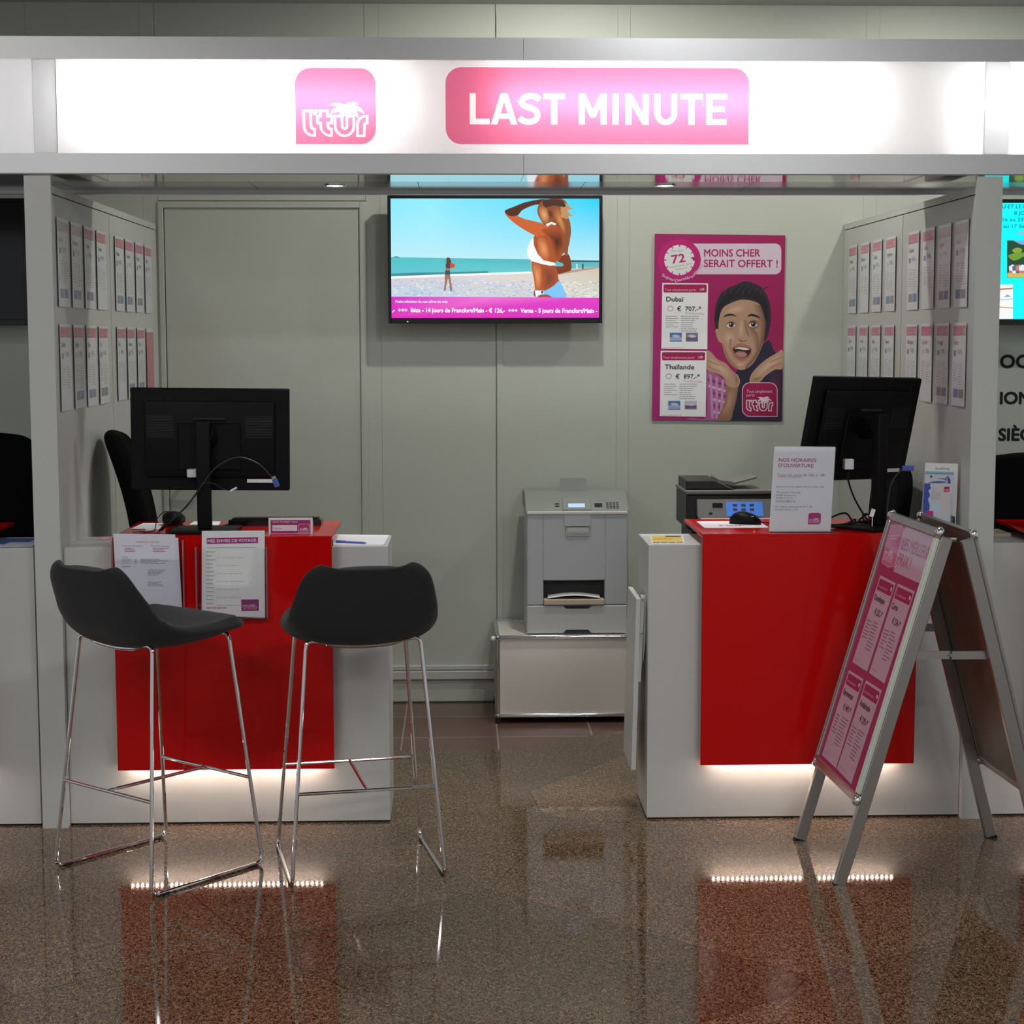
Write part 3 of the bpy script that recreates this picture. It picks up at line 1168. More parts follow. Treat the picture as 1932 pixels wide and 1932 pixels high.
# ================================================================== bar stools
def make_stool(label, loc, rz):
    t = thing('bar_stool', label, 'bar stool', loc, rz, 'charcoal bar stools with chrome sled legs')
    prof = spline([(0, 0.220, 0.776), (0, 0.165, 0.776), (0, 0.06, 0.756), (0, -0.06, 0.744), (0, -0.150, 0.752), (0, -0.205, 0.800), (0, -0.232, 0.868), (0, -0.250, 0.935), (0, -0.262, 0.988)], 6)
    n = len(prof)
    wk = [0.190, 0.212, 0.226, 0.228, 0.222, 0.216, 0.208, 0.194, 0.180]
    zk = [0.006, 0.018, 0.036, 0.056, 0.082, 0.062, 0.020, -0.004, -0.004]
    yk = [-0.012, -0.006, 0.0, 0.0, 0.012, 0.038, 0.048, 0.038, 0.022]
    ip = lambda a, f: float(np.interp(f, np.linspace(0, 1, 9), a))
    rows = []
    for i, p in enumerate(prof):
        f = i / (n - 1)
        w, cz, cy = ip(wk, f), ip(zk, f), ip(yk, f)
        rc = 0.055
        dz_ = p.z - (0.988 - rc)
        if dz_ > 0:
            w -= rc - math.sqrt(max(0.0, rc * rc - dz_ * dz_))
        dy_ = p.y - (0.220 - rc)
        if dy_ > 0:
            w -= rc - math.sqrt(max(0.0, rc * rc - dy_ * dy_))
        row = []
        for j in range(15):
            u = -1 + 2 * j / 14
            a = abs(u) ** 2.5
            row.append((w * math.sin(u * PI / 2 * 0.96) / math.sin(PI / 2 * 0.96), p.y + cy * a, p.z + cz * a))
        rows.append(row)
    b = MB()
    b.grid(rows)
    s = b.build('seat_shell', 'stool_fabric', t, world=False, angle=180)
    md = s.modifiers.new('thickness', 'SOLIDIFY')
    md.thickness = 0.040
    md.offset = 0.0
    md = s.modifiers.new('round', 'SUBSURF')
    md.levels = md.render_levels = 2
    # seam across the outside of the back
    pts = []
    i = int(n * 0.66)
    for j in range(15):
        x, y, z = rows[i][j]
        pts.append((x * 1.012, y - 0.0175, z - 0.006))
    r = 0.0063
    for sgx in (-1, 1):
        for sy, lb in ((-1, 'back'), (1, 'front')):
            cx, cy = sgx * 0.238, sy * 0.224
            top = (sgx * 0.178, sy * 0.150, 0.752 if sy < 0 else 0.755)
            pth = fillet([(cx, sy * 0.165, r), (cx, cy, r), top, (sgx * 0.125, sy * 0.150, 0.745)], [0.03, 0.028])
            b = MB()
            b.tube(pth, r, 10)
            b.build('leg', 'chrome', t, world=False)
        b = MB()
        b.cyl((sgx * 0.238, -0.165, r), (sgx * 0.238, 0.165, r), r, 10)
        b.build('runner', 'chrome', t, world=False)
        for sy in (-1, 1):
            b = MB()
            b.box(sgx * 0.238 - 0.008, sgx * 0.238 + 0.008, sy * 0.178 - 0.02, sy * 0.178 + 0.02, 0.0, 0.008, 0, 0.002)
            b.build('glide', 'rubber', t, world=False)
    for sy in (-1, 1):
        pth = spline([(-0.125, sy * 0.15, 0.745), (-0.085, sy * 0.15, 0.733), (0, sy * 0.15, 0.728), (0.085, sy * 0.15, 0.733), (0.125, sy * 0.15, 0.745)], 6)
        b = MB()
        b.tube(pth, r, 10)
        for x in (-0.06, 0.06):
            b.cyl((x, sy * 0.14, 0.728), (x, sy * 0.11, 0.748), 0.006, 8)
        b.build('seat_rail', 'chrome', t, world=False)
    # H-shaped foot rest
    k = (0.285 - r) / (0.752 - r)
    fx = 0.238 + (0.178 - 0.238) * k
    fy = 0.224 + (0.150 - 0.224) * k
    b = MB()
    for sy in (-1, 1):
        b.cyl((-fx, sy * fy, 0.285), (fx, sy * fy, 0.285), 0.0055, 10)
    b.cyl((0, -fy, 0.285), (0, fy, 0.285), 0.0055, 10)
    b.build('foot_rest', 'chrome', t, world=False)
    return t


make_stool('charcoal bar stool turned sideways, standing nearer the left partition', (-1.060, -0.443, 0), math.radians(-41.2))
make_stool('charcoal bar stool seen from behind, right of the two stools', (-0.425, -0.4215, 0), math.radians(11.4))


# ================================================================== office chairs
def make_chair(label, loc, rz, ztop=1.32, w=0.215, lean=0.07, seat=0.66, bk=-0.21, curl=0.045):
    t = thing('office_chair', label, 'office chair', loc, rz, 'black office chairs')
    rows = []
    z0 = seat + 0.02
    for i in range(11):
        f = i / 10
        z = z0 + (ztop - z0) * f
        yc = bk - lean * f ** 1.5 - 0.03 * math.sin(PI * f) * -1
        ww = w * (0.80 + 0.22 * math.sin(PI * min(1, f * 1.15) * 0.62)) * (1 if f < 0.8 else math.sqrt(max(0.05, 1 - ((f - 0.8) / 0.205) ** 2)) * 0.55 + 0.45)
        row = []
        for j in range(11):
            u = -1 + j / 5
            row.append((ww * u, yc + curl * u * u, z - 0.015 * u * u * f))
        rows.append(row)
    b = MB()
    b.grid(rows)
    s = b.build('backrest', 'chair_fabric', t, world=False, angle=180)
    md = s.modifiers.new('thickness', 'SOLIDIFY')
    md.thickness = 0.06
    md.offset = 0
    md = s.modifiers.new('round', 'SUBSURF')
    md.levels = md.render_levels = 2
    b = MB()
    b.box(-0.22, 0.22, -0.20, 0.22, seat - 0.05, seat + 0.02, 0, 0.03, seg=3)
    b.build('seat', 'chair_fabric', t, world=False)
    b = MB()
    b.tube(fillet([(0, 0.0, seat - 0.06), (0, -0.27, seat - 0.06), (0, -0.29, seat + 0.25)], 0.06), 0.02, 10)
    b.build('back_support', 'black_plastic', t, world=False)
    b = MB()
    b.cyl((0, 0, 0.09), (0, 0, seat - 0.05), 0.025, 16)
    b.build('gas_column', 'black_plastic', t, world=False)
    b = MB()
    b.lathe([(0.19, 0.25), (0.205, 0.26), (0.205, 0.268), (0.19, 0.278), (0.185, 0.264)], (0, 0, 0.05), 30)
    for k in range(3):
        a = k * 2 * PI / 3
        b.cyl((0, 0, 0.314), (0.19 * math.cos(a), 0.19 * math.sin(a), 0.314), 0.007, 8)
    b.build('foot_ring', 'chrome', t, world=False)
    for k in range(5):
        a = k * 2 * PI / 5 + 0.3
        e = Vector((math.cos(a) * 0.26, math.sin(a) * 0.26, 0))
        b = MB()
        b.tube([(0, 0, 0.10), e + Vector((0, 0, 0.075))], [0.026, 0.016], 10)
        lg = b.build('base_leg', 'black_plastic', t, world=False)
        b = MB()
        b.cyl(e + Vector((-0.012, 0, 0.026)), e + Vector((0.012, 0, 0.026)), 0.026, 14)
        b.cyl(e + Vector((0, 0, 0.03)), e + Vector((0, 0, 0.075)), 0.007, 8)
        b.build('caster', 'rubber', lg, world=False)
    return t


make_chair('black high-backed office chair behind the left monitor', (-1.10, 0.70, 0), math.radians(-84), ztop=1.335, w=0.19, lean=0.10)
make_chair('black office chair with rounded back behind the right monitor', (1.338, 0.70, 0), math.radians(88), ztop=1.205, w=0.25, lean=0.0, bk=-0.238, curl=0.006)
make_chair('black office chair in the booth at the left edge, below a dark television', (-1.86, 0.83, 0), math.radians(4), ztop=1.335, w=0.24)
make_chair('black office chair in the booth at the right edge, below the black wall lettering', (2.035, 0.83, 0), math.radians(2), ztop=1.245, w=0.26)


# ================================================================== televisions
def television(x0, x1, z0, z1, yf, label, bez=0.016, bot=0.026):
    t = thing('television', label, 'television', ((x0 + x1) / 2, yf + 0.05, z0))
    b = MB()
    b.box(x0, x1, yf + 0.003, yf + 0.045, z0, z1, 0, 0.004)
    b.box(x0 + 0.15, x1 - 0.15, yf + 0.045, yf + 0.075, z0 + 0.06, z1 - 0.1, 0, 0.01)
    b.build('casing', 'black_plastic', t)
    b = MB()
    for a in ((x0, x0 + bez, z0, z1), (x1 - bez, x1, z0, z1), (x0 + bez, x1 - bez, z1 - bez, z1), (x0 + bez, x1 - bez, z0, z0 + bot)):
        b.box(a[0], a[1], yf - 0.004, yf + 0.003, a[2], a[3], 0, 0.0015)
    b.build('bezel', 'black_gloss', t)
    b = MB()
    b.box((x0 + x1) / 2 - 0.2, (x0 + x1) / 2 + 0.2, yf + 0.075, WY - 0.001, (z0 + z1) / 2 - 0.1, (z0 + z1) / 2 + 0.1)
    b.build('wall_mount', 'black_plastic', t)
    return t


TY = 1.895
a, c = at_y(730.5, 370, TY), at_y(1136, 608, TY)
c1, c2 = at_y(1137, 367, TY), at_y(733, 612, TY)
tx0, tx1, tz0, tz1 = (a.x + c2.x) / 2, (c.x + c1.x) / 2, (c.z + c2.z) / 2, (a.z + c1.z) / 2
tv = television(tx0, tx1, tz0, tz1, TY, 'wall television showing a beach advert with a pink ticker', 0.0145, 0.024)
b = MB()
b.box(tx0 + 0.083, tx0 + 0.088, TY - 0.0055, TY - 0.004, tz0 + 0.006, tz0 + 0.010)
b.build('power_light', 'led_green', tv)
pr = Print((tx0 + 0.0145, TY - 0.001, tz0 + 0.024), (1, 0, 0), (0, 0, 1), 0.00007)
SWD, SHT = tx1 - tx0 - 0.029, tz1 - tz0 - 0.0385


def tvmap(q):
    x, y = q
    t = (y - (160 - 13 * (x - 108) / 1690)) / ((1125 - 25 * (x - 125) / 1678) - (160 - 13 * (x - 108) / 1690))
    xl_, xr_ = 108 + 17 * t, 1798 + 5 * t
    return ((x - xl_) / (xr_ - xl_) * SWD, (1 - t) * SHT)


def clampmap(q):
    u, v = tvmap(q)
    return (min(max(u, 0.0), SWD), min(max(v, 0.0), SHT))


pr.map = clampmap
S = sr
# sky in soft steps, sea, surf, sand
sk = lambda f, g: tuple(a_ * (1 - g) + b_ * g for a_, b_ in zip(tuple(a_ * (1 - f) + b_ * f for a_, b_ in zip(S(150, 230, 248), S(20, 200, 240))), S(185, 228, 236)))
NX, NY = 10, 6
for i in range(NX):
    for j in range(NY):
        f0, f1, g0, g1 = i / NX, (i + 1) / NX, j / NY, (j + 1) / NY
        X = lambda f: 100 + 1710 * f
        Yp = lambda g: 130 + 510 * g
        fx = lambda f: 0.12 + 0.88 * f ** 1.2 if f > 0.25 else 0.12 + 0.5 * (0.25 - f)
        pr.poly([(X(f0), Yp(g0)), (X(f1), Yp(g0)), (X(f1), Yp(g1)), (X(f0), Yp(g1))],
                [sk(fx(f0), g0 ** 1.4 * .9), sk(fx(f1), g0 ** 1.4 * .9), sk(fx(f1), g1 ** 1.4 * .9), sk(fx(f0), g1 ** 1.4 * .9)], 0)
pr.poly([(100, 632), (1810, 640), (1810, 800), (100, 800)], [S(75, 185, 190), S(80, 170, 180), S(110, 200, 205), S(95, 190, 200)], 1)
pr.poly([(120, 765), (300, 755), (520, 750), (900, 735), (900, 752), (600, 765), (330, 778), (120, 785)], S(60, 135, 150), 2)
pr.poly([(100, 790), (500, 770), (800, 760), (1250, 738), (1810, 690), (1810, 960), (100, 960)], [S(205, 200, 205), S(205, 200, 210), S(215, 205, 205), S(215, 205, 200), S(200, 185, 165), S(205, 205, 195), S(185, 205, 225)], 3)
pr.poly([(100, 788), (500, 768), (1250, 735), (1250, 748), (800, 770), (400, 790), (100, 806)], S(248, 250, 252), 4)
pr.poly([(1440, 740), (1800, 690), (1800, 700), (1440, 765)], S(165, 150, 130), 4)
pr.poly([(1380, 640), (1800, 642), (1800, 652), (1500, 655)], S(60, 80, 90), 4)
rn = random.Random(3)
for k in range(620):
    x, y = rn.uniform(130, 1790), rn.uniform(808, 938)
    q = rn.uniform(8, 26)
    if x > 1420:
        cc = rn.choice([S(160, 185, 165), S(235, 225, 205), S(180, 195, 190), S(225, 230, 215)])
    else:
        cc = rn.choice([S(150, 180, 215), S(225, 225, 235), S(170, 195, 225), S(190, 190, 205)])
    pr.poly([(x, y), (x + q, y - 3), (x + q * 1.3, y + 4), (x + q * .3, y + 6)], cc, 4)
pr.poly([(133, 630), (160, 622), (188, 632), (180, 637), (140, 637)], S(110, 140, 160), 4)
# far walkers, ball player
for x in (1620, 1668):
    pr.poly([(x - 6, 668), (x + 6, 668), (x + 7, 710), (x - 5, 710)], S(210, 215, 220) if x < 1650 else S(60, 70, 80), 5)
pr.blob([(575, 628), (592, 640), (600, 672), (596, 715), (590, 740), (594, 772), (604, 830), (612, 890), (596, 898), (588, 840), (578, 800), (566, 850), (560, 892), (545, 895), (552, 830), (550, 770), (556, 715), (560, 670), (566, 640)], S(150, 115, 95), 5)
pr.blob([(570, 630), (592, 636), (602, 668), (596, 690), (570, 680), (562, 650)], S(85, 65, 55), 6)
pr.poly([(556, 735), (592, 735), (596, 768), (553, 768)], S(55, 75, 90), 6)
pr.blob([(560, 680), (588, 684), (600, 705), (588, 716), (562, 710)], S(70, 60, 70), 6)
pr.ell(612, 695, 21, 20, S(225, 65, 40), 7)
# the woman on the beach, seen from behind
SK, SKL, SKD = S(165, 80, 40), S(225, 150, 95), S(70, 30, 18)
pr.blob([(1262, 470), (1248, 640), (1252, 700), (1268, 780), (1280, 860), (1290, 940), (1525, 940), (1500, 850), (1470, 790), (1448, 720), (1445, 670), (1480, 610), (1560, 450), (1545, 400), (1400, 350), (1320, 420)], SK, 5)
pr.blob([(1030, 255), (1065, 235), (1145, 235), (1135, 285), (1200, 315), (1330, 345), (1400, 380), (1340, 450), (1290, 450), (1200, 405), (1120, 355), (1055, 300)], S(195, 95, 45), 6)
pr.blob([(1035, 250), (1110, 215), (1200, 180), (1330, 155), (1420, 165), (1380, 200), (1280, 200), (1180, 240), (1135, 285), (1070, 290)], S(80, 38, 25), 7)
pr.blob([(1450, 640), (1490, 610), (1545, 590), (1570, 640), (1575, 715), (1535, 735), (1470, 752), (1440, 740), (1440, 695), (1500, 690), (1510, 670)], S(120, 55, 30), 6)
pr.soft([(1330, 400), (1440, 380), (1550, 400), (1555, 520), (1500, 600), (1460, 650), (1420, 560), (1390, 460)], SKD, SK, 8)
pr.soft([(1290, 470), (1340, 450), (1390, 520), (1400, 620), (1370, 660), (1310, 600)], SKL, SK, 8)
pr.soft([(1252, 660), (1320, 670), (1340, 760), (1330, 880), (1290, 890), (1275, 800)], SKL, SK, 8)
pr.soft([(1340, 690), (1440, 690), (1470, 800), (1420, 880), (1350, 890), (1350, 780)], S(110, 60, 45), SK, 8)
pr.poly([(1215, 560), (1235, 500), (1265, 455), (1268, 520), (1300, 590), (1350, 645), (1440, 662), (1450, 682), (1400, 686), (1330, 672), (1250, 650), (1218, 610)], S(238, 244, 252), 9)
pr.poly([(1365, 355), (1410, 335), (1450, 350), (1440, 362), (1410, 352), (1378, 372)], S(240, 244, 250), 12)
pr.blob([(1285, 885), (1350, 892), (1430, 850), (1475, 812), (1510, 860), (1532, 942), (1440, 945), (1380, 918), (1320, 925), (1295, 945)], S(120, 190, 245), 9)
pr.poly([(1284, 890), (1350, 884), (1352, 915), (1310, 922), (1292, 942)], S(225, 238, 250), 10)
pr.ell(1340, 900, 8, 14, S(70, 60, 60), 11)
pr.blob([(1300, 215), (1340, 165), (1420, 148), (1500, 152), (1545, 200), (1530, 260), (1560, 330), (1570, 420), (1552, 520), (1540, 610), (1510, 560), (1500, 470), (1470, 390), (1420, 350), (1360, 360), (1330, 330), (1298, 270)], S(140, 75, 40), 10)
pr.soft([(1305, 225), (1345, 205), (1385, 240), (1400, 300), (1380, 350), (1340, 345), (1310, 290)], S(225, 165, 105), S(140, 75, 40), 11)
pr.soft([(1430, 240), (1470, 225), (1500, 300), (1530, 380), (1520, 450), (1480, 380), (1440, 310)], S(205, 140, 85), S(140, 75, 40), 11)
pr.blob([(1340, 170), (1420, 155), (1500, 165), (1520, 215), (1430, 205), (1360, 220)], S(70, 40, 30), 12)
pr.soft([(1380, 225), (1415, 235), (1430, 290), (1410, 320), (1385, 290)], S(70, 38, 26), S(140, 75, 40), 12)
for k in range(7):
    y = 170 + k * 18
    pr.poly([(1490, y), (1545 + (k % 3) * 25, y + 20), (1540, y + 34), (1480, y + 18)], S(185, 140, 90), 11)
pr.strip([(1250, 480), (1246, 640), (1252, 700), (1268, 780), (1282, 900)], [(1275, 480), (1280, 640), (1290, 700), (1305, 780), (1312, 900)], S(235, 165, 110), SK, 8)
# ticker
PK = S(215, 55, 185)
pr.poly([(100, 952), (960, 944), (1810, 938), (1810, 1110), (960, 1118), (100, 1130)], [S(205, 40, 190), S(232, 110, 205), S(215, 60, 190), S(205, 45, 175), S(222, 90, 190), S(210, 45, 180)], 13)
pr.text('Petite sélection de nos offres de vols.', (155, 1000), (580, 996), 20, S(250, 225, 245), 14, 0.03)
pr.text(',-  +++  Ibiza - 14 jours de Francfort/Main - € 126,-  +++  Varna - 5 jours de Francfort/Main -', (128, 1078), (1790, 1062), 36, S(255, 245, 252), 14, 0.03)
pr.build('screen', 'screen', tv)
# neighbouring televisions
nl = television(-3.0, at_y(48, 375, TY).x, at_y(20, 614, TY).z, at_y(20, 374, TY).z, TY, 'dark switched-off television at the left edge of the photo')
b = MB()
b.box(-2.98, at_y(48, 375, TY).x - 0.017, TY, TY + 0.003, at_y(20, 614, TY).z + 0.027, at_y(20, 374, TY).z - 0.017)
b.build('screen', 'black_gloss', nl, label='black unlit screen')
# (the right one starts behind the right partition)
rx0, rz0, rz1 = at_y(1886, 600, TY).x - 0.10, at_y(1890, 613, TY).z, at_y(1890, 376, TY).z
nr = television(rx0, rx0 + 0.96, rz0, rz1, TY, 'cyan wall television with travel offers at the right edge of the photo')
pr = Print((rx0, TY - 0.001, rz0), (1, 0, 0), (0, 0, 1), 0.0001)
pr.rect(0.016, 0.026, 0.944, rz1 - rz0 - 0.016, S(10, 240, 245), 0)
pr.zm(1860, 340, 6.44)
pr.text('U ET LE BLEU', (196, 342), (610, 342), 44, S(20, 60, 90), 2)
pr.text('8 JOURS', (345, 420), (600, 420), 42, S(20, 60, 90), 2)
pr.text('16 au 23 Juin', (205, 499), (590, 499), 40, S(20, 60, 90), 2)
pr.text('au 17 Sept', (214, 578), (530, 578), 40, S(20, 60, 90), 2)
pr.text('661 €', (385, 656), (560, 656), 40, S(220, 90, 110), 2)
pr.rect(258, 732, 640, 1185, S(35, 70, 50), 1)
pr.poly([(330, 732), (640, 732), (640, 800), (520, 790), (420, 780)], S(110, 170, 215), 2)
pr.blob([(320, 850), (380, 820), (440, 840), (420, 880), (360, 890)], S(130, 160, 60), 2)
pr.blob([(270, 920), (340, 890), (470, 880), (600, 900), (600, 940), (460, 930), (400, 960), (330, 975)], S(110, 150, 50), 2)
pr.rect(262, 1125, 640, 1182, S(200, 180, 90), 2)
for k in range(9):
    x = 280 + 40 * (k % 5)
    y = 1050 + 30 * (k // 5)
    pr.poly([(x, y), (x + 45, y - 28), (x + 90, y), (x + 85, y + 50), (x + 5, y + 50)], [S(225, 225, 235), S(90, 100, 130), S(190, 120, 110)][k % 3], 3)
pr.rect(60, 1265, 328, 1690, S(235, 238, 235), 1)
pr.poly([(60, 1325), (328, 1305), (328, 1322), (60, 1345)], S(190, 110, 70), 2)
pr.poly([(60, 1525), (328, 1548), (328, 1560), (60, 1538)], S(200, 140, 90), 2)
pr.poly([(60, 1455), (328, 1440), (328, 1448), (60, 1463)], S(150, 175, 185), 2)
pr.poly([(215, 1420), (265, 1385), (310, 1420)], S(150, 165, 190), 2)
pr.build('screen', 'screen', nr)

# ================================================================== wall poster
p0 = at_y(1233, 795, 2.0145)
po_w = 0.594
pc = [at_y(1236, 441, 2.0145), at_y(1481.5, 444.5, 2.0145), at_y(1474.5, 795.5, 2.0145), at_y(1230, 793.5, 2.0145)]
pr = Print((pc[3].x, 2.0145, pc[3].z), (1, 0, 0), (0, 0, 1), 0.00008)
pr.zm(1220, 430, 5.086)
BG = (0.42, 0.018, 0.12)
_pm = pr.map
_C = [_pm(c_) for c_ in ((80, 55), (1332, 72), (1300, 1858), (50, 1845))]


def _clamp(q):
    u, v = _pm(q)
    v = max(v, _C[3][1] + (_C[2][1] - _C[3][1]) * u / _C[2][0] + 0.0005)
    t = (v - _C[2][1]) / (_C[1][1] - _C[2][1])
    return (min(u, _C[2][0] + (_C[1][0] - _C[2][0]) * t - 0.0005), v)


pr.map = _clamp
pr.sheet([(80, 55), (1332, 72), (1300, 1858), (50, 1845)][::-1], 0.0012, BG)
pr.poly([(78, 55), (1332, 72), (1300, 1858), (50, 1845)], [(0.40, 0.02, 0.15), (0.38, 0.016, 0.11), (0.32, 0.016, 0.085), (0.42, 0.03, 0.20)], 1)
pr.rrect(330, 150, 1292, 445, [10, 60, 60, 10], (0.72, 0.60, 0.72), 2)
pr.ell(315, 305, 205, 200, (0.55, 0.02, 0.20), 3, 40)
pr.ell(315, 308, 146, 146, (0.78, 0.78, 0.78), 4, 40)
pr.poly([(420, 285), (505, 265), (478, 330)], (0.50, 0.02, 0.18), 5)
for k in range(12):
    t_ = math.radians(k * 30)
    c_, s_ = math.cos(t_), math.sin(t_)
    pr.poly([(315 + 146 * c_ - 5 * s_, 308 + 146 * s_ + 5 * c_), (315 + 146 * c_ + 5 * s_, 308 + 146 * s_ - 5 * c_), (315 + 126 * c_ + 5 * s_, 308 + 126 * s_ - 5 * c_), (315 + 126 * c_ - 5 * s_, 308 + 126 * s_ + 5 * c_)], (0.5, 0.03, 0.2), 5)
pr.text('72', (243, 345), (375, 325), 82, (0.50, 0.02, 0.16), 5, 0.02)
pr.text('Plus que', (240, 236), (352, 222), 22, (0.5, 0.3, 0.38), 5)
pr.text('heures pour être', (222, 388), (428, 350), 20, (0.5, 0.3, 0.38), 5)
pr.text('remboursé', (275, 410), (388, 388), 20, (0.5, 0.3, 0.38), 5)
pr.text('MOINS CHER', (550, 276), (1090, 276), 72, (0.45, 0.02, 0.13), 5, 0.02)
pr.text('SERAIT OFFERT !', (548, 376), (1258, 380), 72, (0.45, 0.02, 0.13), 5, 0.02)
for w_, q0, q1 in (('Super', (140, 460), (262, 520)), ('Dernière', (275, 525), (450, 478)), ('Minute', (462, 466), (545, 350))):
    pr.text(w_, q0, q1, 30, (0.70, 0.40, 0.55), 6, 0.03)
# woman: shirt, hair, face, hands (a plain printed portrait)
HR, HRD = (0.035, 0.030, 0.040), (0.02, 0.018, 0.026)
FC, FL, FD, FDD = (0.50, 0.30, 0.20), (0.66, 0.45, 0.33), (0.30, 0.16, 0.10), (0.16, 0.075, 0.05)
NV = (0.028, 0.024, 0.055)
pr.blob([(1060, 1180), (1170, 1080), (1225, 1180), (1290, 1300), (1302, 1840), (780, 1850), (800, 1600), (850, 1400), (930, 1300)], NV, 2)
pr.soft([(1180, 1400), (1300, 1380), (1302, 1840), (1100, 1840)], (0.16, 0.03, 0.08), NV, 3)
pr.blob([(575, 1400), (640, 1390), (720, 1440), (790, 1520), (780, 1640), (740, 1760), (720, 1845), (400, 1840), (430, 1820), (575, 1800)], (0.42, 0.12, 0.30), 3)
for k in range(6):
    pr.poly([(585 + k * 8, 1440 + k * 62), (760 + k * 2, 1500 + k * 55), (755 + k * 2, 1522 + k * 55), (585 + k * 8, 1466 + k * 62)], (0.62, 0.45, 0.62) if k % 2 else (0.24, 0.04, 0.17), 4)
for k in range(3):
    pr.poly([(600 + k * 60, 1400 + k * 25), (625 + k * 60, 1405 + k * 25), (645 + k * 40, 1830), (620 + k * 40, 1830)], (0.55, 0.28, 0.48), 5)
pr.blob([(680, 1845), (740, 1700), (770, 1560), (760, 1500), (870, 1490), (865, 1620), (830, 1760), (800, 1848)], FD, 6)
pr.soft([(700, 1820), (760, 1680), (780, 1540), (850, 1520), (850, 1640), (790, 1810)], FC, FD, 7)
# left hand under the chin
pr.blob([(572, 1180), (620, 1195), (680, 1260), (760, 1300), (820, 1370), (880, 1420), (895, 1490), (860, 1530), (780, 1520), (740, 1440), (680, 1400), (590, 1370), (572, 1300)], FC, 8)
pr.soft([(580, 1215), (650, 1255), (740, 1320), (810, 1390), (800, 1470), (720, 1410), (600, 1340)], FL, FC, 9)
pr.soft([(820, 1380), (880, 1425), (893, 1490), (858, 1525), (840, 1450)], FD, FC, 9)
for y0_ in (1262, 1318):
    pr.strip([(574, y0_), (640, y0_ + 30), (700, y0_ + 52)], [(574, y0_ + 12), (636, y0_ + 40), (694, y0_ + 60)], FD, FC, 10)
# right hand
pr.blob([(1305, 1175), (1250, 1200), (1180, 1240), (1110, 1290), (1030, 1370), (990, 1440), (1000, 1490), (1080, 1480), (1140, 1420), (1230, 1360), (1305, 1345)], FC, 8)
pr.soft([(1303, 1195), (1220, 1235), (1130, 1295), (1040, 1390), (1060, 1440), (1140, 1375), (1300, 1270)], FL, FC, 9)
pr.soft([(1000, 1440), (1060, 1430), (1130, 1410), (1090, 1475), (1010, 1486)], FD, FC, 9)
for y0_ in (1232, 1290):
    pr.strip([(1304, y0_), (1240, y0_ + 26), (1180, y0_ + 56)], [(1304, y0_ + 12), (1244, y0_ + 38), (1186, y0_ + 64)], FD, FC, 10)
# hair pulled back, then face
pr.blob([(672, 985), (652, 900), (655, 800), (672, 710), (720, 620), (800, 570), (880, 535), (930, 514), (1000, 522), (1090, 562), (1150, 640), (1185, 740), (1192, 860), (1180, 960), (1158, 1050), (1110, 1090), (1000, 1000), (720, 960)], HR, 7)
pr.blob([(690, 985), (695, 880), (720, 790), (770, 740), (900, 690), (1010, 700), (1090, 740), (1130, 840), (1140, 960), (1120, 1080), (1080, 1200), (1010, 1310), (930, 1360), (860, 1350), (790, 1290), (745, 1200), (715, 1090)], FC, 9)
pr.blob([(660, 980), (690, 975), (712, 1060), (722, 1105), (690, 1085), (668, 1030)], FC, 9)
pr.strip([(1010, 720), (1040, 860), (1060, 980), (1050, 1090), (1010, 1210), (940, 1320)], [(1100, 745), (1138, 860), (1140, 970), (1112, 1095), (1060, 1230), (950, 1358)], FC, FDD, 10)
pr.strip([(930, 1000), (985, 1030), (1010, 1090), (1030, 1180)], [(1020, 960), (1062, 1010), (1075, 1090), (1066, 1180)], FC, (0.24, 0.125, 0.08), 11)
pr.soft([(735, 830), (780, 770), (880, 735), (960, 740), (930, 800), (820, 830)], FL, FC, 10)
pr.soft([(735, 1000), (790, 985), (850, 1020), (850, 1090), (800, 1130), (745, 1090)], FL, FC, 10)
pr.soft([(885, 890), (925, 880), (935, 980), (922, 1050), (880, 1050)], FL, FC, 12)
pr.strip([(935, 880), (950, 980), (975, 1040)], [(965, 890), (990, 980), (1010, 1050)], (0.26, 0.14, 0.09), FC, 12)
pr.soft([(850, 1300), (900, 1290), (950, 1305), (920, 1335), (870, 1330)], FL, FC, 11)
pr.strip([(720, 1110), (750, 1200), (795, 1290), (862, 1350)], [(745, 1100), (775, 1185), (820, 1265), (880, 1320)], FD, FC, 10)
pr.strip([(800, 1060), (795, 1110), (800, 1170)], [(830, 1080), (815, 1120), (812, 1170)], FD, FC, 12)
pr.blob([(682, 900), (692, 850), (722, 760), (800, 700), (930, 660), (1050, 695), (1105, 770), (1150, 900), (1165, 760), (1105, 640), (980, 560), (820, 590), (702, 720), (664, 850)], HRD, 13)
for k in range(7):
    x_ = 740 + k * 58
    pr.strip([(x_, 640 - 10 * (k % 3)), (x_ + 20, 590), (x_ + 70, 560)], [(x_ + 10, 646 - 10 * (k % 3)), (x_ + 28, 598), (x_ + 74, 567)], (0.075, 0.065, 0.075), HRD, 14)
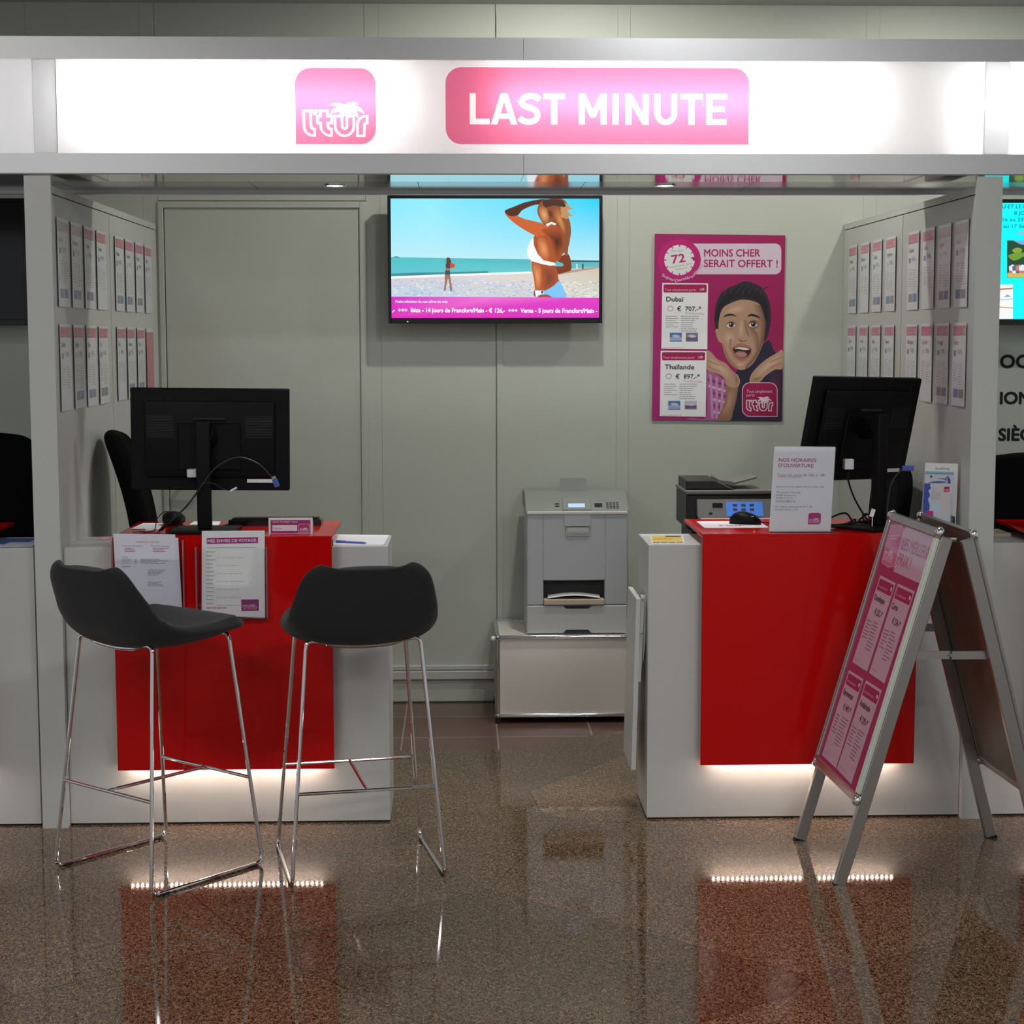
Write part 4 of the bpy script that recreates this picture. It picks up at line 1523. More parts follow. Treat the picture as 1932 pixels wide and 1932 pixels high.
for ex, ey, sg_ in ((808, 930, 1), (1020, 925, -1)):
    pr.soft([(ex - 58, ey + 8), (ex - 20, ey - 40), (ex + 25, ey - 40), (ex + 60, ey + 5), (ex + 20, ey + 46), (ex - 22, ey + 46)], FDD, FC if sg_ > 0 else FD, 13)
    pr.blob([(ex - 44, ey + 4), (ex - 15, ey - 24), (ex + 22, ey - 22), (ex + 46, ey + 4), (ex + 15, ey + 26), (ex - 18, ey + 26)], (0.72, 0.70, 0.68), 14)
    pr.strip([(ex - 46, ey + 3), (ex - 15, ey - 27), (ex + 22, ey - 25), (ex + 48, ey + 2)], [(ex - 42, ey + 3), (ex - 14, ey - 18), (ex + 20, ey - 16), (ex + 44, ey + 4)], (0.02, 0.015, 0.015), (0.10, 0.06, 0.05), 16)
    pr.ell(ex + 4, ey, 24, 25, (0.07, 0.04, 0.03), 15, 16)
    pr.ell(ex + 4, ey, 11, 11, (0.01, 0.01, 0.01), 17, 12)
    pr.ell(ex - 4, ey - 9, 6, 6, (0.85, 0.85, 0.85), 18, 10)
pr.blob([(735, 860), (765, 830), (820, 825), (865, 850), (820, 842), (765, 848)], HRD, 14)
pr.blob([(965, 852), (1000, 825), (1060, 838), (1092, 870), (1050, 855), (1000, 846)], HRD, 14)
pr.blob([(875, 1060), (900, 1075), (935, 1085), (965, 1072), (945, 1092), (900, 1090)], (0.20, 0.10, 0.07), 14)
pr.blob([(812, 1160), (860, 1120), (915, 1108), (985, 1135), (1010, 1165), (995, 1230), (940, 1275), (880, 1265), (835, 1225)], (0.42, 0.16, 0.12), 14)
pr.blob([(830, 1160), (880, 1142), (940, 1150), (1000, 1165), (980, 1220), (930, 1245), (880, 1240), (845, 1200)], (0.05, 0.015, 0.02), 15)
pr.blob([(845, 1160), (885, 1145), (945, 1152), (988, 1165), (940, 1172), (880, 1160)], (0.80, 0.78, 0.75), 16)
pr.soft([(850, 1205), (880, 1185), (935, 1190), (965, 1215), (930, 1242), (880, 1238)], (0.55, 0.28, 0.26), (0.42, 0.17, 0.16), 16)
# emblem in the corner
pr.rrect(915, 1482, 1256, 1812, [75, 75, 1, 75], (0.72, 0.55, 0.66), 11)
pr.rrect(922, 1489, 1249, 1805, [70, 70, 1, 70], (0.36, 0.012, 0.085), 12)
e0, e1, e2 = pr._m([(925, 1480), (1245, 1480), (925, 1790)])
emblem(pr, e0, e1, e2, (0.36, 0.012, 0.085), (0.75, 0.66, 0.72), 13, tile=False)
pr.text('Tout simplement', (958, 1583), (1208, 1583), 30, (0.70, 0.45, 0.58), 13)
pr.text('partir', (958, 1618), (1040, 1618), 30, (0.70, 0.45, 0.58), 13)
po = pr.build('poster', 'printed')
tag(po, 'large magenta poster on the back wall with a surprised woman', 'poster')
# two offer sheets stuck on it
for (tl_, br_, name, price, lb, pics) in (((147, 528), (590, 1165), 'Dubaï', '€  707,-*', 'white Dubaï offer sheet stuck on the pink poster, upper', ((222, 1006, 338, 1092), (376, 1006, 492, 1092))),
                                          ((132, 1178), (575, 1812), 'Thaïlande', '€  897,-*', 'white Thaïlande offer sheet stuck on the pink poster, lower', ((207, 1660, 323, 1746), (366, 1660, 480, 1746)))):
    yy = 2.0128
    p_ = Print((pc[3].x, yy, pc[3].z), (1, 0, 0), (0, 0, 1), 0.00012)
    p_.zm(1220, 430, 5.086)
    x, y = tl_
    X1, Y1 = br_
    out = [(x + 3, y), (X1, y + 4), (X1 - 8, Y1), (x - 6, Y1 - 6)]
    p_.sheet(out[::-1], 0.0002, WHT)
    p_.poly(out, WHT, 1)
    p_.rrect(x + 15, y + 14, X1 - 14, y + 92, 12, (0.42, 0.015, 0.10), 2)
    p_.text('Tout simplement partir', (x + 26, y + 76), (x + 330, y + 78), 22, (0.72, 0.5, 0.58), 3)
    e0, e1, e2 = p_._m([(X1 - 85, y + 26), (X1 - 28, y + 26), (X1 - 85, y + 80)])
    emblem(p_, e0, e1, e2, (0.42, 0.015, 0.10), (0.75, 0.66, 0.7), 3)
    p_.text(name, (x + 40, y + 178), (x + 40 + (170 if len(name) < 6 else 285), y + 180), 46, INK, 3, 0.025)
    p_.ell(x + 80, y + 245, 30, 27, (0.65, 0.3, 0.4), 3, 20)
    p_.ell(x + 80, y + 246, 23, 20, WHT, 4, 20)
    p_.text(price, (x + 145, y + 270), (x + 378, y + 270), 44, INK, 3, 0.02)
    p_.text('5% de REDUCTION', (x + 222, y + 298), (x + 402, y + 308), 18, (0.6, 0.25, 0.3), 3)
    p_.lines(x + 36, y + 318, 130, 6, 20, 7, GRY, 3, 5)
    p_.lines(x + 182, y + 318, 190, 8, 20, 7, GRY, 3, 6)
    for i, (a_, b_, c_, d_) in enumerate(pics):
        p_.rect(a_, b_, c_, d_, [(0.08, 0.2, 0.5), (0.25, 0.2, 0.3), (0.08, 0.2, 0.5), (0.6, 0.5, 0.6)][i + (2 if name[0] == 'T' else 0)], 3)
        p_.rect(a_, (b_ + d_) / 2, c_, d_ - 10, (0.35, 0.45, 0.65) if i == 0 else (0.15, 0.12, 0.22), 4)
        p_.blob([(a_ + 20, b_ + 30), (a_ + 60, b_ + 18), (c_ - 15, b_ + 35), (a_ + 60, b_ + 48)], (0.6, 0.6, 0.7), 5)
    p_.lines(x + 10, Y1 - 16, 300, 1, 20, 5, (0.6, 0.4, 0.45), 3, 8)
    o = p_.build('offer_sheet', 'printed')
    tag(o, lb, 'flyer', 'offer sheets on the poster')

# ================================================================== offer flyers on the two partitions
def flyer(X, face, ya, zt, zb, w, title, price, label, group, seed, full_pink=False, faded=False):
    """hung on a partition; face +1 looks to +X (left wall), -1 to -X (right wall); ya = edge nearest the hall"""
    r = (0, 1, 0) if face > 0 else (0, -1, 0)
    o = (X + face * 0.0015, ya, zb) if face > 0 else (X + face * 0.0015, ya + w, zb)
    p = Print(o, r, (0, 0, 1), 0.00022)
    h = zt - zb
    H = lambda f: h * f
    c0 = (0.76, 0.77, 0.80)
    n = 8
    p.sheet([(0, 0), (w, 0), (w, h), (0, h)], 0.0005, (0.7, 0.7, 0.7))
    p.rect(0, 0, w, h, c0, 1)
    hd = (0.62, 0.20, 0.27) if not faded else (0.62, 0.50, 0.54)
    if full_pink:
        p.rect(0, 0, w, h * 0.94, hd, 2)
    else:
        p.rect(0.006, h * 0.845, w - 0.006, h * 0.965, hd, 1.6)
        p.textn('Tout simplement partir', (0.016, h * 0.872), 0.008, (0.78, 0.6, 0.66), 2, 0, (w * 0.62) / 0.135)
        p.rect(w - 0.036, h * 0.86, w - 0.016, h * 0.93, (0.72, 0.42, 0.5), 2)
        k = (0.24, 0.24, 0.27) if not faded else (0.45, 0.46, 0.5)
        p.textn(title, (0.022, h * 0.735), 0.017, k, 2, 0.015)
        p.textn(price, (w * 0.40, h * 0.625), 0.016, k, 2, 0.01)
        p.rect(0.022, h * 0.60, 0.052, h * 0.665, (0.20, 0.26, 0.5) if seed % 3 else (0.7, 0.55, 0.6), 2)
        p.lines(0.022, h * 0.30, w * 0.32, 8, h * 0.030, 0.0028, (0.42, 0.43, 0.48), 2, seed)
        p.lines(w * 0.48, h * 0.26, w * 0.42, 9, h * 0.030, 0.0028, (0.42, 0.43, 0.48), 2, seed + 50)
        if seed % 4:
            q = [(0.20, 0.25, 0.42), (0.30, 0.30, 0.36), (0.16, 0.28, 0.5), (0.36, 0.28, 0.28)]
            p.rect(0.026, h * 0.10, 0.088, h * 0.205, q[seed % 4], 2)
            p.rect(0.096, h * 0.10, 0.158 if w > 0.17 else w - 0.01, h * 0.205, q[(seed + 1) % 4], 2)
            p.rect(0.026, h * 0.10, 0.088, h * 0.14, q[(seed + 2) % 4], 3)
    # slightly bowed: the edge nearest the hall stands off the wall
    yh = ya

    def bend(v):
        f = max(0.0, 1 - (v.y - yh) / w)
        return v + Vector((face * 0.0045 * f, 0, 0))
    o_ = p.build('flyer', 'printed_gloss', bend=bend)
    tag(o_, label, 'flyer', group)
    return o_


ORD = ['first', 'second', 'third', 'fourth', 'fifth', 'sixth', 'seventh', 'eighth']
YL = [0.070, 0.283, 0.494, 0.712, 1.062, 1.275, 1.496, 1.712]
TL = [('Crète', 'Majorque', 'Tunisie', 'Turquie', 'Rhodes', 'Ténérife', 'Madère', 'Malte'),
      ('Djerba', 'Agadir', 'Ibiza', 'Kos', 'Sicile', 'Lisbonne', 'Corfou', '')]
PL = [('€ 399,-', '€ 355,-', '€ 455,-', '€ 429,-', '€ 379,-', '€ 512,-', '€ 489,-', '€ 465,-'),
      ('€ 329,-', '€ 298,-', '€ 417,-', '€ 438,-', '€ 391,-', '€ 275,-', '€ 444,-', '')]
for r_ in range(2):
    for i in range(8):
        flyer(-1.446, 1, YL[i] - 0.035 * 0.5, (2.080, 1.724)[r_] - (0.001 * i), (1.782, 1.428)[r_], 0.192, TL[r_][i], PL[r_][i],
              '%s flyer from the front in the %s row on the left partition%s' % (ORD[i], ('upper', 'lower')[r_], (', all pink' if r_ and i == 7 else '')),
              'offer flyers on the left partition', i + 8 * r_ + (1 if r_ == 0 else 0), full_pink=(r_ == 1 and i == 7), faded=(r_ == 0 and i < 2))
YR = [0.080, 0.292, 0.505, 0.722, 1.072, 1.300, 1.520, 1.748]
TR = [('Grèce', 'Egypte', 'Cuba', 'Canaries', 'Argentine', 'Tunisie', 'Baléares', 'Antilles'),
      ('Grèce', 'Portugal', 'Cap-Vert', 'Allemagne', 'Rennes', 'Rome', 'Var Est', 'Zypern')]
PR = [('€ 599,-', '€ 459,-', '€ 805,-', '€ 565,-', '€ 985,-', '€ 375,-', '€ 335,-', '€ 995,-'),
      ('€ 629,-', '€ 485,-', '€ 583,-', '€ 253,-', '€ 128,-', '€ 302,-', '€ 323,-', '€ 399,-')]
for r_ in range(2):
    for i in range(8):
        flyer(1.650, -1, YR[i] - 0.012, (2.076, 1.724)[r_], (1.778, 1.434)[r_], 0.176, TR[r_][i], PR[r_][i],
              '%s flyer from the front in the %s row on the right partition' % (ORD[i], ('upper', 'lower')[r_]),
              'offer flyers on the right partition', i + 8 * r_ + 2, faded=(r_ == 0 and i < 2))

# black lettering on the neighbour's wall
for body, bx, by, hx, cap, lb in (('LOCATION', 1853, 695, None, 26, 'black wall lettering reading OCA at the right edge, top line'),
                                  ('ION', 1886, 763, 1948, 24, 'black wall lettering reading ION at the right edge, middle line'),
                                  ('SIÈGE', 1883, 832, 1985, 24, 'black wall lettering starting SIE at the right edge, bottom line')):
    p0 = at_y(bx, by, WY - 0.0005)
    z1 = at_y(bx, by - cap, WY - 0.0005).z
    p_ = Print((0, WY - 0.0006, 0), (1, 0, 0), (0, 0, 1), 0.0008)
    if body == 'LOCATION':
        q0 = at_y(1886, by, WY)
        p_.textn('OCATION', (q0.x, q0.z), z1 - p0.z, (0.012, 0.012, 0.014), 1, 0.035, 1.06)
    else:
        p_.textn(body, (p0.x, p0.z), z1 - p0.z, (0.012, 0.012, 0.014), 1, 0.035, 1.06)
    tag(p_.build('wall_lettering', 'printed'), lb, 'lettering', 'black letters on the wall')


# ================================================================== things on the desks
ZD = 1.008      # red desk top
ZC = 0.966      # white counter top


def monitor(label, base, centre, w, h, yaw, tilt, roll, off):
    """base: (x, y) of the foot; centre: middle of the screen; yaw about z, tilt back, roll"""
    t = thing('monitor', label, 'monitor', (base[0], base[1], ZD), 0, 'flat monitors on the red desks')
    M = Matrix.Translation(centre) @ Matrix.Rotation(yaw, 4, 'Z') @ Matrix.Rotation(roll, 4, 'Y') @ Matrix.Rotation(tilt, 4, 'X')
    b = MB()       # local: x right as seen from the hall, y away from the hall (screen side +y), z up
    b.box(-w / 2, w / 2, -0.004, 0.022, -h / 2, h / 2, 0, 0.004, M)
    b.box(-w / 2 + 0.05, w / 2 - 0.05, -0.018, -0.003, -h / 2 + 0.045, h / 2 - 0.045, 0, 0.006, M)
    b.box(-w * 0.20, w * 0.20, -0.026, -0.016, -h * 0.30, h * 0.16, 0, 0.004, M)
    b.build('casing', 'black_plastic', t)
    b = MB()
    b.box(-w / 2 + 0.012, w / 2 - 0.012, 0.0221, 0.0235, -h / 2 + 0.018, h / 2 - 0.012, 0, 0, M)
    b.build('screen', 'black_gloss', t)
    for sgx in (-1, 1):
        b = MB()
        for k in range(14):
            z = h * 0.02 + k * 0.0055
            b.box(sgx * w * 0.31 - w * 0.085, sgx * w * 0.31 + w * 0.085, -0.0195, -0.0178, z, z + 0.0022, 0, 0, M)
        b.build('vent_grille', 'dark_grey_plastic', t)
    b = MB()
    b.box(-0.055, 0.055, -0.034, -0.026, h * 0.19, h * 0.215, 0, 0.003, M)
    b.build('carry_handle', 'dark_grey_plastic', t)
    b = MB()
    b.box(w * 0.235, w * 0.41, -0.0195, -0.0175, -h * 0.42, h * -0.385, 0, 0, M)
    b.build('rating_label', 'paper', t, label='small white sticker')
    # stand
    b = MB()
    hp = M @ Vector((0, -0.034, 0.02))
    hq = M @ Vector((0, -0.012, 0.0))
    b.tube([hq, Vector((base[0] + off[0], base[1] + off[1], hp.z))], 0.035, 14)
    b.build('hinge', 'black_plastic', t)
    b = MB()
    Mz = Matrix.Translation((base[0], base[1], 0)) @ Matrix.Rotation(yaw, 4, 'Z')
    b.box(-0.024, 0.024, -0.018, 0.018, ZD + 0.012, hp.z + 0.045, 0, 0.006, Mz)
    b.build('stand_column', 'black_plastic', t)
    b = MB()
    b.box(-0.115, 0.115, -0.075, 0.105, ZD, ZD + 0.012, 0, 0.005, Mz)
    b.build('stand_base', 'black_plastic', t)
    return t, M


mc = [at_y(242, 731, 0.155), at_y(541, 736, 0.155), at_y(545, 929, 0.155), at_y(247, 922, 0.155)]
cm = sum(mc, Vector()) / 4
mw = ((mc[1] - mc[0]).length + (mc[2] - mc[3]).length) / 2
mh = ((mc[3] - mc[0]).length + (mc[2] - mc[1]).length) / 2
bp_ = at_z(385, 1001, ZD)
mL, ML = monitor('black flat monitor on the left red desk, seen from behind', (at_y(384, 960, 0.10).x, 0.125), (cm.x, 0.19, cm.z), mw * 1.008, mh * 1.008, 0.0, 0.0, 0.010, (0, 0.0))
cmr = at_y(1622, 815, 0.20)
mR, MR = monitor('black flat monitor on the right red desk, turned and tilted', (1.368, 0.125), (1.328, 0.24, cmr.z + 0.008), 0.555, 0.372, math.radians(36), math.radians(11), math.radians(1.6), (0, 0))


def cable(name, pts, r, m, label=None, parent=None, cat='cable', n=8, g_='cables on the desks'):
    b = MB()
    b.tube(spline(pts, n), r, 8)
    o = b.build(name, m, parent)
    if parent is None:
        tag(o, label, cat, g_)
    return o


# cables behind the left monitor
Yc = 0.085
cb = thing('monitor_cable', 'loose monitor cable arching behind the left screen, plug hanging at its right', 'cable', at_z(330, 1000, ZD), 0, 'cables on the desks')
cable('cord', [at_z(305, 1001, ZD + 0.004), at_y(322, 985, Yc), at_y(345, 962, Yc), at_y(368, 935, Yc), at_y(382, 914, Yc), at_y(408, 882, Yc), at_y(447, 863, Yc), at_y(487, 875, Yc), at_y(515, 903, Yc)], 0.0028, 'dark_grey_plastic', parent=cb)
b = MB()
p = at_y(520, 910, Yc)
b.box(-0.009, 0.009, -0.006, 0.006, -0.017, 0.012, 0, 0.002, Matrix.Translation(p) @ Matrix.Rotation(-0.35, 4, 'Y'))
b.build('plug', 'blue_plug', cb)
b = MB()
b.box(-0.007, 0.007, -0.005, 0.005, 0.012, 0.022, 0, 0.001, Matrix.Translation(p) @ Matrix.Rotation(-0.35, 4, 'Y'))
b.build('connector', 'screw_steel', cb)
cb = thing('video_cable', 'black cable from a white plug under the left monitor', 'cable', at_z(320, 1001, ZD), 0, 'cables on the desks')
cable('cord', [at_z(300, 1002, ZD + 0.004), at_y(330, 975, Yc + .01), at_y(352, 955, Yc + .02), at_y(374, 925, Yc + .03), at_y(380, 910, Yc + .05), at_y(368, 902, Yc + .06)], 0.0032, 'black_plastic', parent=cb)
b = MB()
p = at_y(362, 893, Yc + 0.055)
b.box(p.x - 0.016, p.x + 0.016, p.y - 0.008, p.y + 0.03, p.z - 0.014, p.z + 0.014, 0, 0.002)
b.build('plug', 'white_plug', cb)
cb = thing('audio_cable', 'thin dark cable with small white plug below the left monitor', 'cable', at_z(400, 1001, ZD), 0, 'cables on the desks')
cable('cord', [at_y(384, 912, Yc), at_y(402, 912, Yc), at_y(420, 922, Yc), at_y(436, 926, Yc)], 0.0016, 'dark_grey_plastic', parent=cb)
b = MB()
b.cyl(at_y(434, 927, Yc), at_y(447, 920, Yc), 0.004, 10)
b.build('plug', 'white_plug', cb)


# computer mice
def mouse(label, x, y, z, rz, L=0.115, W=0.062, H=0.036):
    t = thing('computer_mouse', label, 'computer mouse', (x, y, z), rz, 'computer mice on the red desks')
    rows = []
    for i in range(9):
        a = PI * i / 8
        row = []
        for j in range(17):
            q = 2 * PI * j / 16
            k = math.sin(a)
            row.append((W / 2 * k * math.cos(q), -L / 2 * math.cos(a), max(0.0, H * k ** 0.8 * (0.5 + 0.5 * math.sin(q)) * (1.05 - 0.25 * math.cos(a + 0.6)) / 1.05)))
        rows.append(row)
    b = MB()
    b.grid(rows)
    b.build('body', 'black_plastic', t, world=False, angle=180, doubles=True)
    b = MB()
    b.cyl((-0.004, 0.030, H * 0.80), (0.004, 0.030, H * 0.80), 0.007, 12)
    b.build('scroll_wheel', 'mid_grey_plastic', t, world=False)
    b = MB()
    for sgx in (-1, 1):
        b.tube(spline([(sgx * W * 0.30, -0.035, H * 0.75), (sgx * W * 0.40, 0.0, H * 0.62), (sgx * W * 0.33, 0.035, H * 0.45)], 5), 0.0022, 6)
    b.build('side_trim', 'satin_aluminium', t, world=False)
    return t


p = at_z(326, 992, ZD)
mouse('dark mouse on the left red desk beside the monitor foot', p.x, p.y + 0.03, ZD, math.radians(160), 0.11, 0.075, 0.045)
# mouse mat and mouse on the right desk
P4 = [at_z(1311, 987, ZD), at_z(1336, 996.5, ZD), at_z(1460, 996, ZD), at_z(1460, 983, ZD)]
pm = Print((0, 0, ZD + 0.0005), (1, 0, 0), (0, 1, 0), 0.0002)
yb0, yb1 = P4[1].y, P4[0].y + 0.05
pm.rrect(P4[1].x - 0.012, yb0, P4[1].x + 0.215, yb1, 0.012, WHT, 2)
pm.sheet([(P4[1].x - 0.012, yb0), (P4[1].x + 0.215, yb0), (P4[1].x + 0.215, yb1), (P4[1].x - 0.012, yb1)], 0.0005, (0.25, 0.12, 0.12))
xm = P4[1].x + 0.05
pm.textn("l'tur", (xm, yb0 + 0.05), 0.04, (0.65, 0.12, 0.3), 3, 0.03)
pmo = tag(pm.build('mouse_mat', 'printed'), 'white mouse mat with pink print on the right red desk', 'mouse mat')
mm = at_z(1407, 990, ZD)
mo_ = mouse('black and silver mouse on the white mat', mm.x, mm.y + 0.012, ZD + 0.0012, math.radians(68), 0.118, 0.066, 0.040)
cable('cord', [Vector((mm.x + 0.055, mm.y + 0.03, ZD + 0.006)), Vector((mm.x + 0.10, mm.y + 0.035, ZD + 0.003)), Vector((mm.x + 0.16, mm.y + 0.09, ZD + 0.003)), Vector((mm.x + 0.30, mm.y + 0.12, ZD + 0.003))], 0.0018, 'dark_grey_plastic', parent=mo_)


# keyboards
def keyboard(label, x0, x1, y0, y1, z):
    t = thing('keyboard', label, 'keyboard', ((x0 + x1) / 2, (y0 + y1) / 2, z), 0, 'black keyboards')
    b = MB()
    b.prism([(x0, y0, z), (x0, y1, z), (x0, y1, z + 0.014), (x0, y0, z + 0.024)], (x1 - x0, 0, 0), bev=0.004)
    b.build('body', 'black_gloss', t)
    b = MB()
    nx, ny = 18, 5
    for i in range(nx):
        for j in range(ny):
            xx = x0 + 0.012 + (x1 - x0 - 0.024) * i / nx
            yy = y0 + 0.014 + (y1 - y0 - 0.028) * j / ny
            zz = z + 0.0235 - 0.010 * (yy - y0) / (y1 - y0)
            b.box(xx, xx + (x1 - x0 - 0.024) / nx * 0.84, yy, yy + (y1 - y0 - 0.028) / ny * 0.84, zz, zz + 0.005, 0)
    b.build('keys', 'black_plastic', t, smooth=False)
    return t


k0, k1 = at_z(432, 992, ZD), at_z(606, 992, ZD)
keyboard('black keyboard on the left red desk behind the name sign', k0.x, k1.x, 0.30, 0.44, ZD)
cable('usb_lead', [at_z(404, 1000, ZD + .003) + Vector((0, 0.10, 0)), at_z(425, 995, ZD + 0.004) + Vector((0, 0.10, 0)), at_z(436, 995, ZD + 0.006) + Vector((0, 0.12, 0))], 0.005, 'screw_steel', 'short silver plug lead in front of the left keyboard')

# loose sheets on the left desk
b = MB()
q = [at_z(270, 988, ZD), at_z(247, 998, ZD), at_z(300, 999, ZD), at_z(310, 988, ZD)]
b.prism([v + Vector((0, 0, 0.0005)) for v in q], (0, 0, 0.0015))
tag(b.build('paper_sheet', 'paper'), 'loose white paper on the left red desk near the chair', 'paper', 'loose papers on the left desk')
b = MB()
q = [at_z(362, 988, ZD), at_z(352, 994, ZD), at_z(408, 995, ZD), at_z(412, 988, ZD)]
b.prism([v + Vector((0, 0.06, 0.0005)) for v in q], (0, 0, 0.0015))
tag(b.build('paper_sheet', 'paper'), 'loose white paper behind the foot of the left monitor', 'paper', 'loose papers on the left desk')
# tangle of cords left of the monitor foot
cable('cord_tangle', [at_z(262, 1003, ZD + .003), at_z(290, 1001, ZD + .004), at_y(296, 980, 0.13), at_y(310, 966, 0.14), at_y(330, 968, 0.15), at_y(345, 978, 0.15), at_y(338, 990, 0.14), at_z(318, 999, ZD + .004)], 0.0017, 'dark_grey_plastic', 'thin dark cord looping beside the left mouse')
b = MB()
p = at_z(281, 1000, ZD + 0.006)
b.cyl(p + Vector((-0.012, 0, 0)), p + Vector((0.012, 0.012, 0.0)), 0.005, 10)
tag(b.build('jack_plug', 'white_plug'), 'small white jack plug on the left desk beside the paper', 'plug')

# name sign on the left desk
Yn = 0.06
n0, n1, n2 = at_y(507, 1006, Yn), at_y(590, 1008, Yn), at_y(508.5, 977, Yn)
pn = Print((n0.x, Yn, ZD), (1, 0, 0), (0, 0, 1), 0.0003)
pn.zm(180, 700, 4.391)
hh = n2.z - ZD
pn.map = lambda q_, W=n1.x - n0.x, Hh=hh: ((q_[0] - 1435) / (1800 - 1435) * W, (1362 - q_[1]) / (1362 - 1217) * Hh)
pn.rect(1435, 1362, 1800, 1217, (0.80, 0.80, 0.83), 0)
pn.rect(1452, 1358, 1782, 1238, (0.33, 0.03, 0.17), 1)
pn.text('NICE TO MEET YOU!', (1470, 1264), (1676, 1266), 18, (0.7, 0.55, 0.66), 2, 0.02)
pn.rect(1466, 1337, 1672, 1284, (0.78, 0.78, 0.82), 2)
pn.text('Marion', (1472, 1322), (1546, 1322), 20, (0.25, 0.25, 0.3), 3)
e0, e1, e2 = pn._m([(1684, 1275), (1772, 1275), (1684, 1350)])
emblem(pn, e0, e1, e2, (0.40, 0.05, 0.2), (0.8, 0.75, 0.8), 3, outline=(0.7, 0.5, 0.6))
nt_ = thing('name_sign', 'small white and purple name sign on the left red desk', 'sign', ((n0.x + n1.x) / 2, Yn, ZD))
pn.build('printed_face', 'printed', nt_)
b = MB()
b.prism([(n0.x, Yn + 0.0008, ZD), (n0.x, Yn + 0.0008, ZD + hh), (n0.x, Yn + 0.0025, ZD + hh), (n0.x, Yn + 0.045, ZD), (n0.x, Yn + 0.043, ZD), (n0.x, Yn + 0.0022, ZD + hh - 0.004)], (n1.x - n0.x, 0, 0))
b.build('folded_card', 'paper', nt_, smooth=False)

# ---- clear acrylic, thin
m = MATS['acrylic']
nt = m.node_tree
for nd in list(nt.nodes):
    if nd.type != 'OUTPUT_MATERIAL':
        nt.nodes.remove(nd)
trn = nt.nodes.new('ShaderNodeBsdfTransparent')
trn.inputs[0].default_value = (0.985, 0.985, 0.99, 1)
gls = nt.nodes.new('ShaderNodeBsdfGlossy')
gls.inputs['Roughness'].default_value = 0.04
lw = nt.nodes.new('ShaderNodeFresnel')
lw.inputs['IOR'].default_value = 1.35
mxs = nt.nodes.new('ShaderNodeMixShader')
nt.links.new(lw.outputs[0], mxs.inputs[0])
nt.links.new(trn.outputs[0], mxs.inputs[1])
nt.links.new(gls.outputs[0], mxs.inputs[2])
nt.links.new(mxs.outputs[0], nt.nodes['Material Output'].inputs['Surface'])


# leaflet pockets on the front of the left red panel
def pocket(x0, x1, z0, z1, label, cut):
    t = thing('leaflet_holder', label, 'leaflet holder', ((x0 + x1) / 2, -0.03, z0), 0, 'clear leaflet holders on the left red panel')
    b = MB()
    b.box(x0, x1, -0.0235, -0.0215, z0, z1)
    b.box(x0, x1, -0.052, -0.0236, z0, z0 + 0.002)
    b.build('back_plate', 'acrylic', t, smooth=False)
    for xx in (x0, x1 - 0.002):
        b = MB()
        b.box(xx, xx + 0.002, -0.050, -0.0237, z0 + 0.0021, z1 - 0.01)
        b.build('side_wall', 'acrylic_edge', t, smooth=False)
    b = MB()
    if cut:
        cx0, cx1, cz = x0 + 0.045, x1 - 0.045, z0 + 0.115
        pts = [(x0, z0), (x1, z0), (x1, z1 - 0.01), (cx1 + 0.01, z1 - 0.012), (cx1, z1 - 0.03), (cx1 - 0.004, cz + 0.02), (cx1 - 0.02, cz), (cx0 + 0.02, cz), (cx0 + 0.004, cz + 0.02), (cx0, z1 - 0.03), (cx0 - 0.01, z1 - 0.012), (x0, z1 - 0.01)]
        tri = tessellate_polygon([[Vector((a_, c_, 0)) for a_, c_ in pts]])
        for yy in (-0.0522, -0.0505):
            b._add([(a_, yy, c_) for a_, c_ in pts], tri)
    else:
        b.box(x0, x1, -0.0522, -0.0505, z0, z1 - 0.07)
    b.build('front_plate', 'acrylic', t, smooth=False)
    return t


h0, h1 = at_y(214, 1140, -0.03), at_y(346, 1013, -0.03)
pocket(h0.x, h1.x, 0.745, h1.z + 0.0, 'clear leaflet holder with a printed price list, left of the two', False)
h2, h3 = at_y(372, 1166, -0.03), at_y(503.5, 1026, -0.03)
pocket(h2.x, h3.x, h2.z, h3.z, 'clear leaflet holder with a voyage form, right of the two', True)
# sheets standing in them
Ys = -0.034
pl = Print((0, Ys, 0), (1, 0, 0), (0, 0, 1), 0.0004)
pl.zm(180, 960, 3.331)
pl.sheet([(115, 157), (500, 162), (535, 620), (140, 700)][::-1], 0.004, (0.80,0.80,0.87))
pl.poly([(148, 185), (520, 182), (545, 620), (150, 700)], (0.78, 0.78, 0.86), 1)
pl.poly([(112, 156), (497, 161), (523, 632), (140, 712)], (0.83, 0.83, 0.92), 2)
RDT = (0.55, 0.12, 0.22)
pl.text('TARIFS DE VOYAGE', (252, 212), (402, 213), 9, RDT, 3)
pl.text('Frais de réservation', (170, 236), (300, 238), 9, RDT, 3)
pl.text('Frais de dossier', (350, 236), (468, 240), 9, RDT, 3)
pl.lines(185, 246, 85, 3, 10, 4, RDT, 3, 1)
pl.lines(362, 246, 100, 3, 10, 4, RDT, 3, 2)
pl.lines(168, 300, 60, 6, 8, 3, GRY, 3, 3)
pl.lines(286, 316, 180, 4, 8, 4, GRY, 3, 4)
pl.lines(246, 316, 16, 4, 8, 4, GRY, 3, 5)
pl.lines(168, 360, 60, 1, 8, 4, RDT, 3, 5)
pl.lines(330, 382, 120, 5, 8, 4, GRY, 3, 6)
pl.lines(330, 458, 125, 4, 8, 4, GRY, 3, 7)
tag(pl.build('price_list', 'printed'), 'stack of printed white sheets with red headings in the left holder', 'leaflet')
pl = Print((0, Ys, 0), (1, 0, 0), (0, 0, 1), 0.0004)
pl.zm(180, 960, 3.331)
pl.sheet([(669, 142), (1062, 140), (1066, 684), (668, 668)][::-1], 0.012, (0.90, 0.905, 0.90))
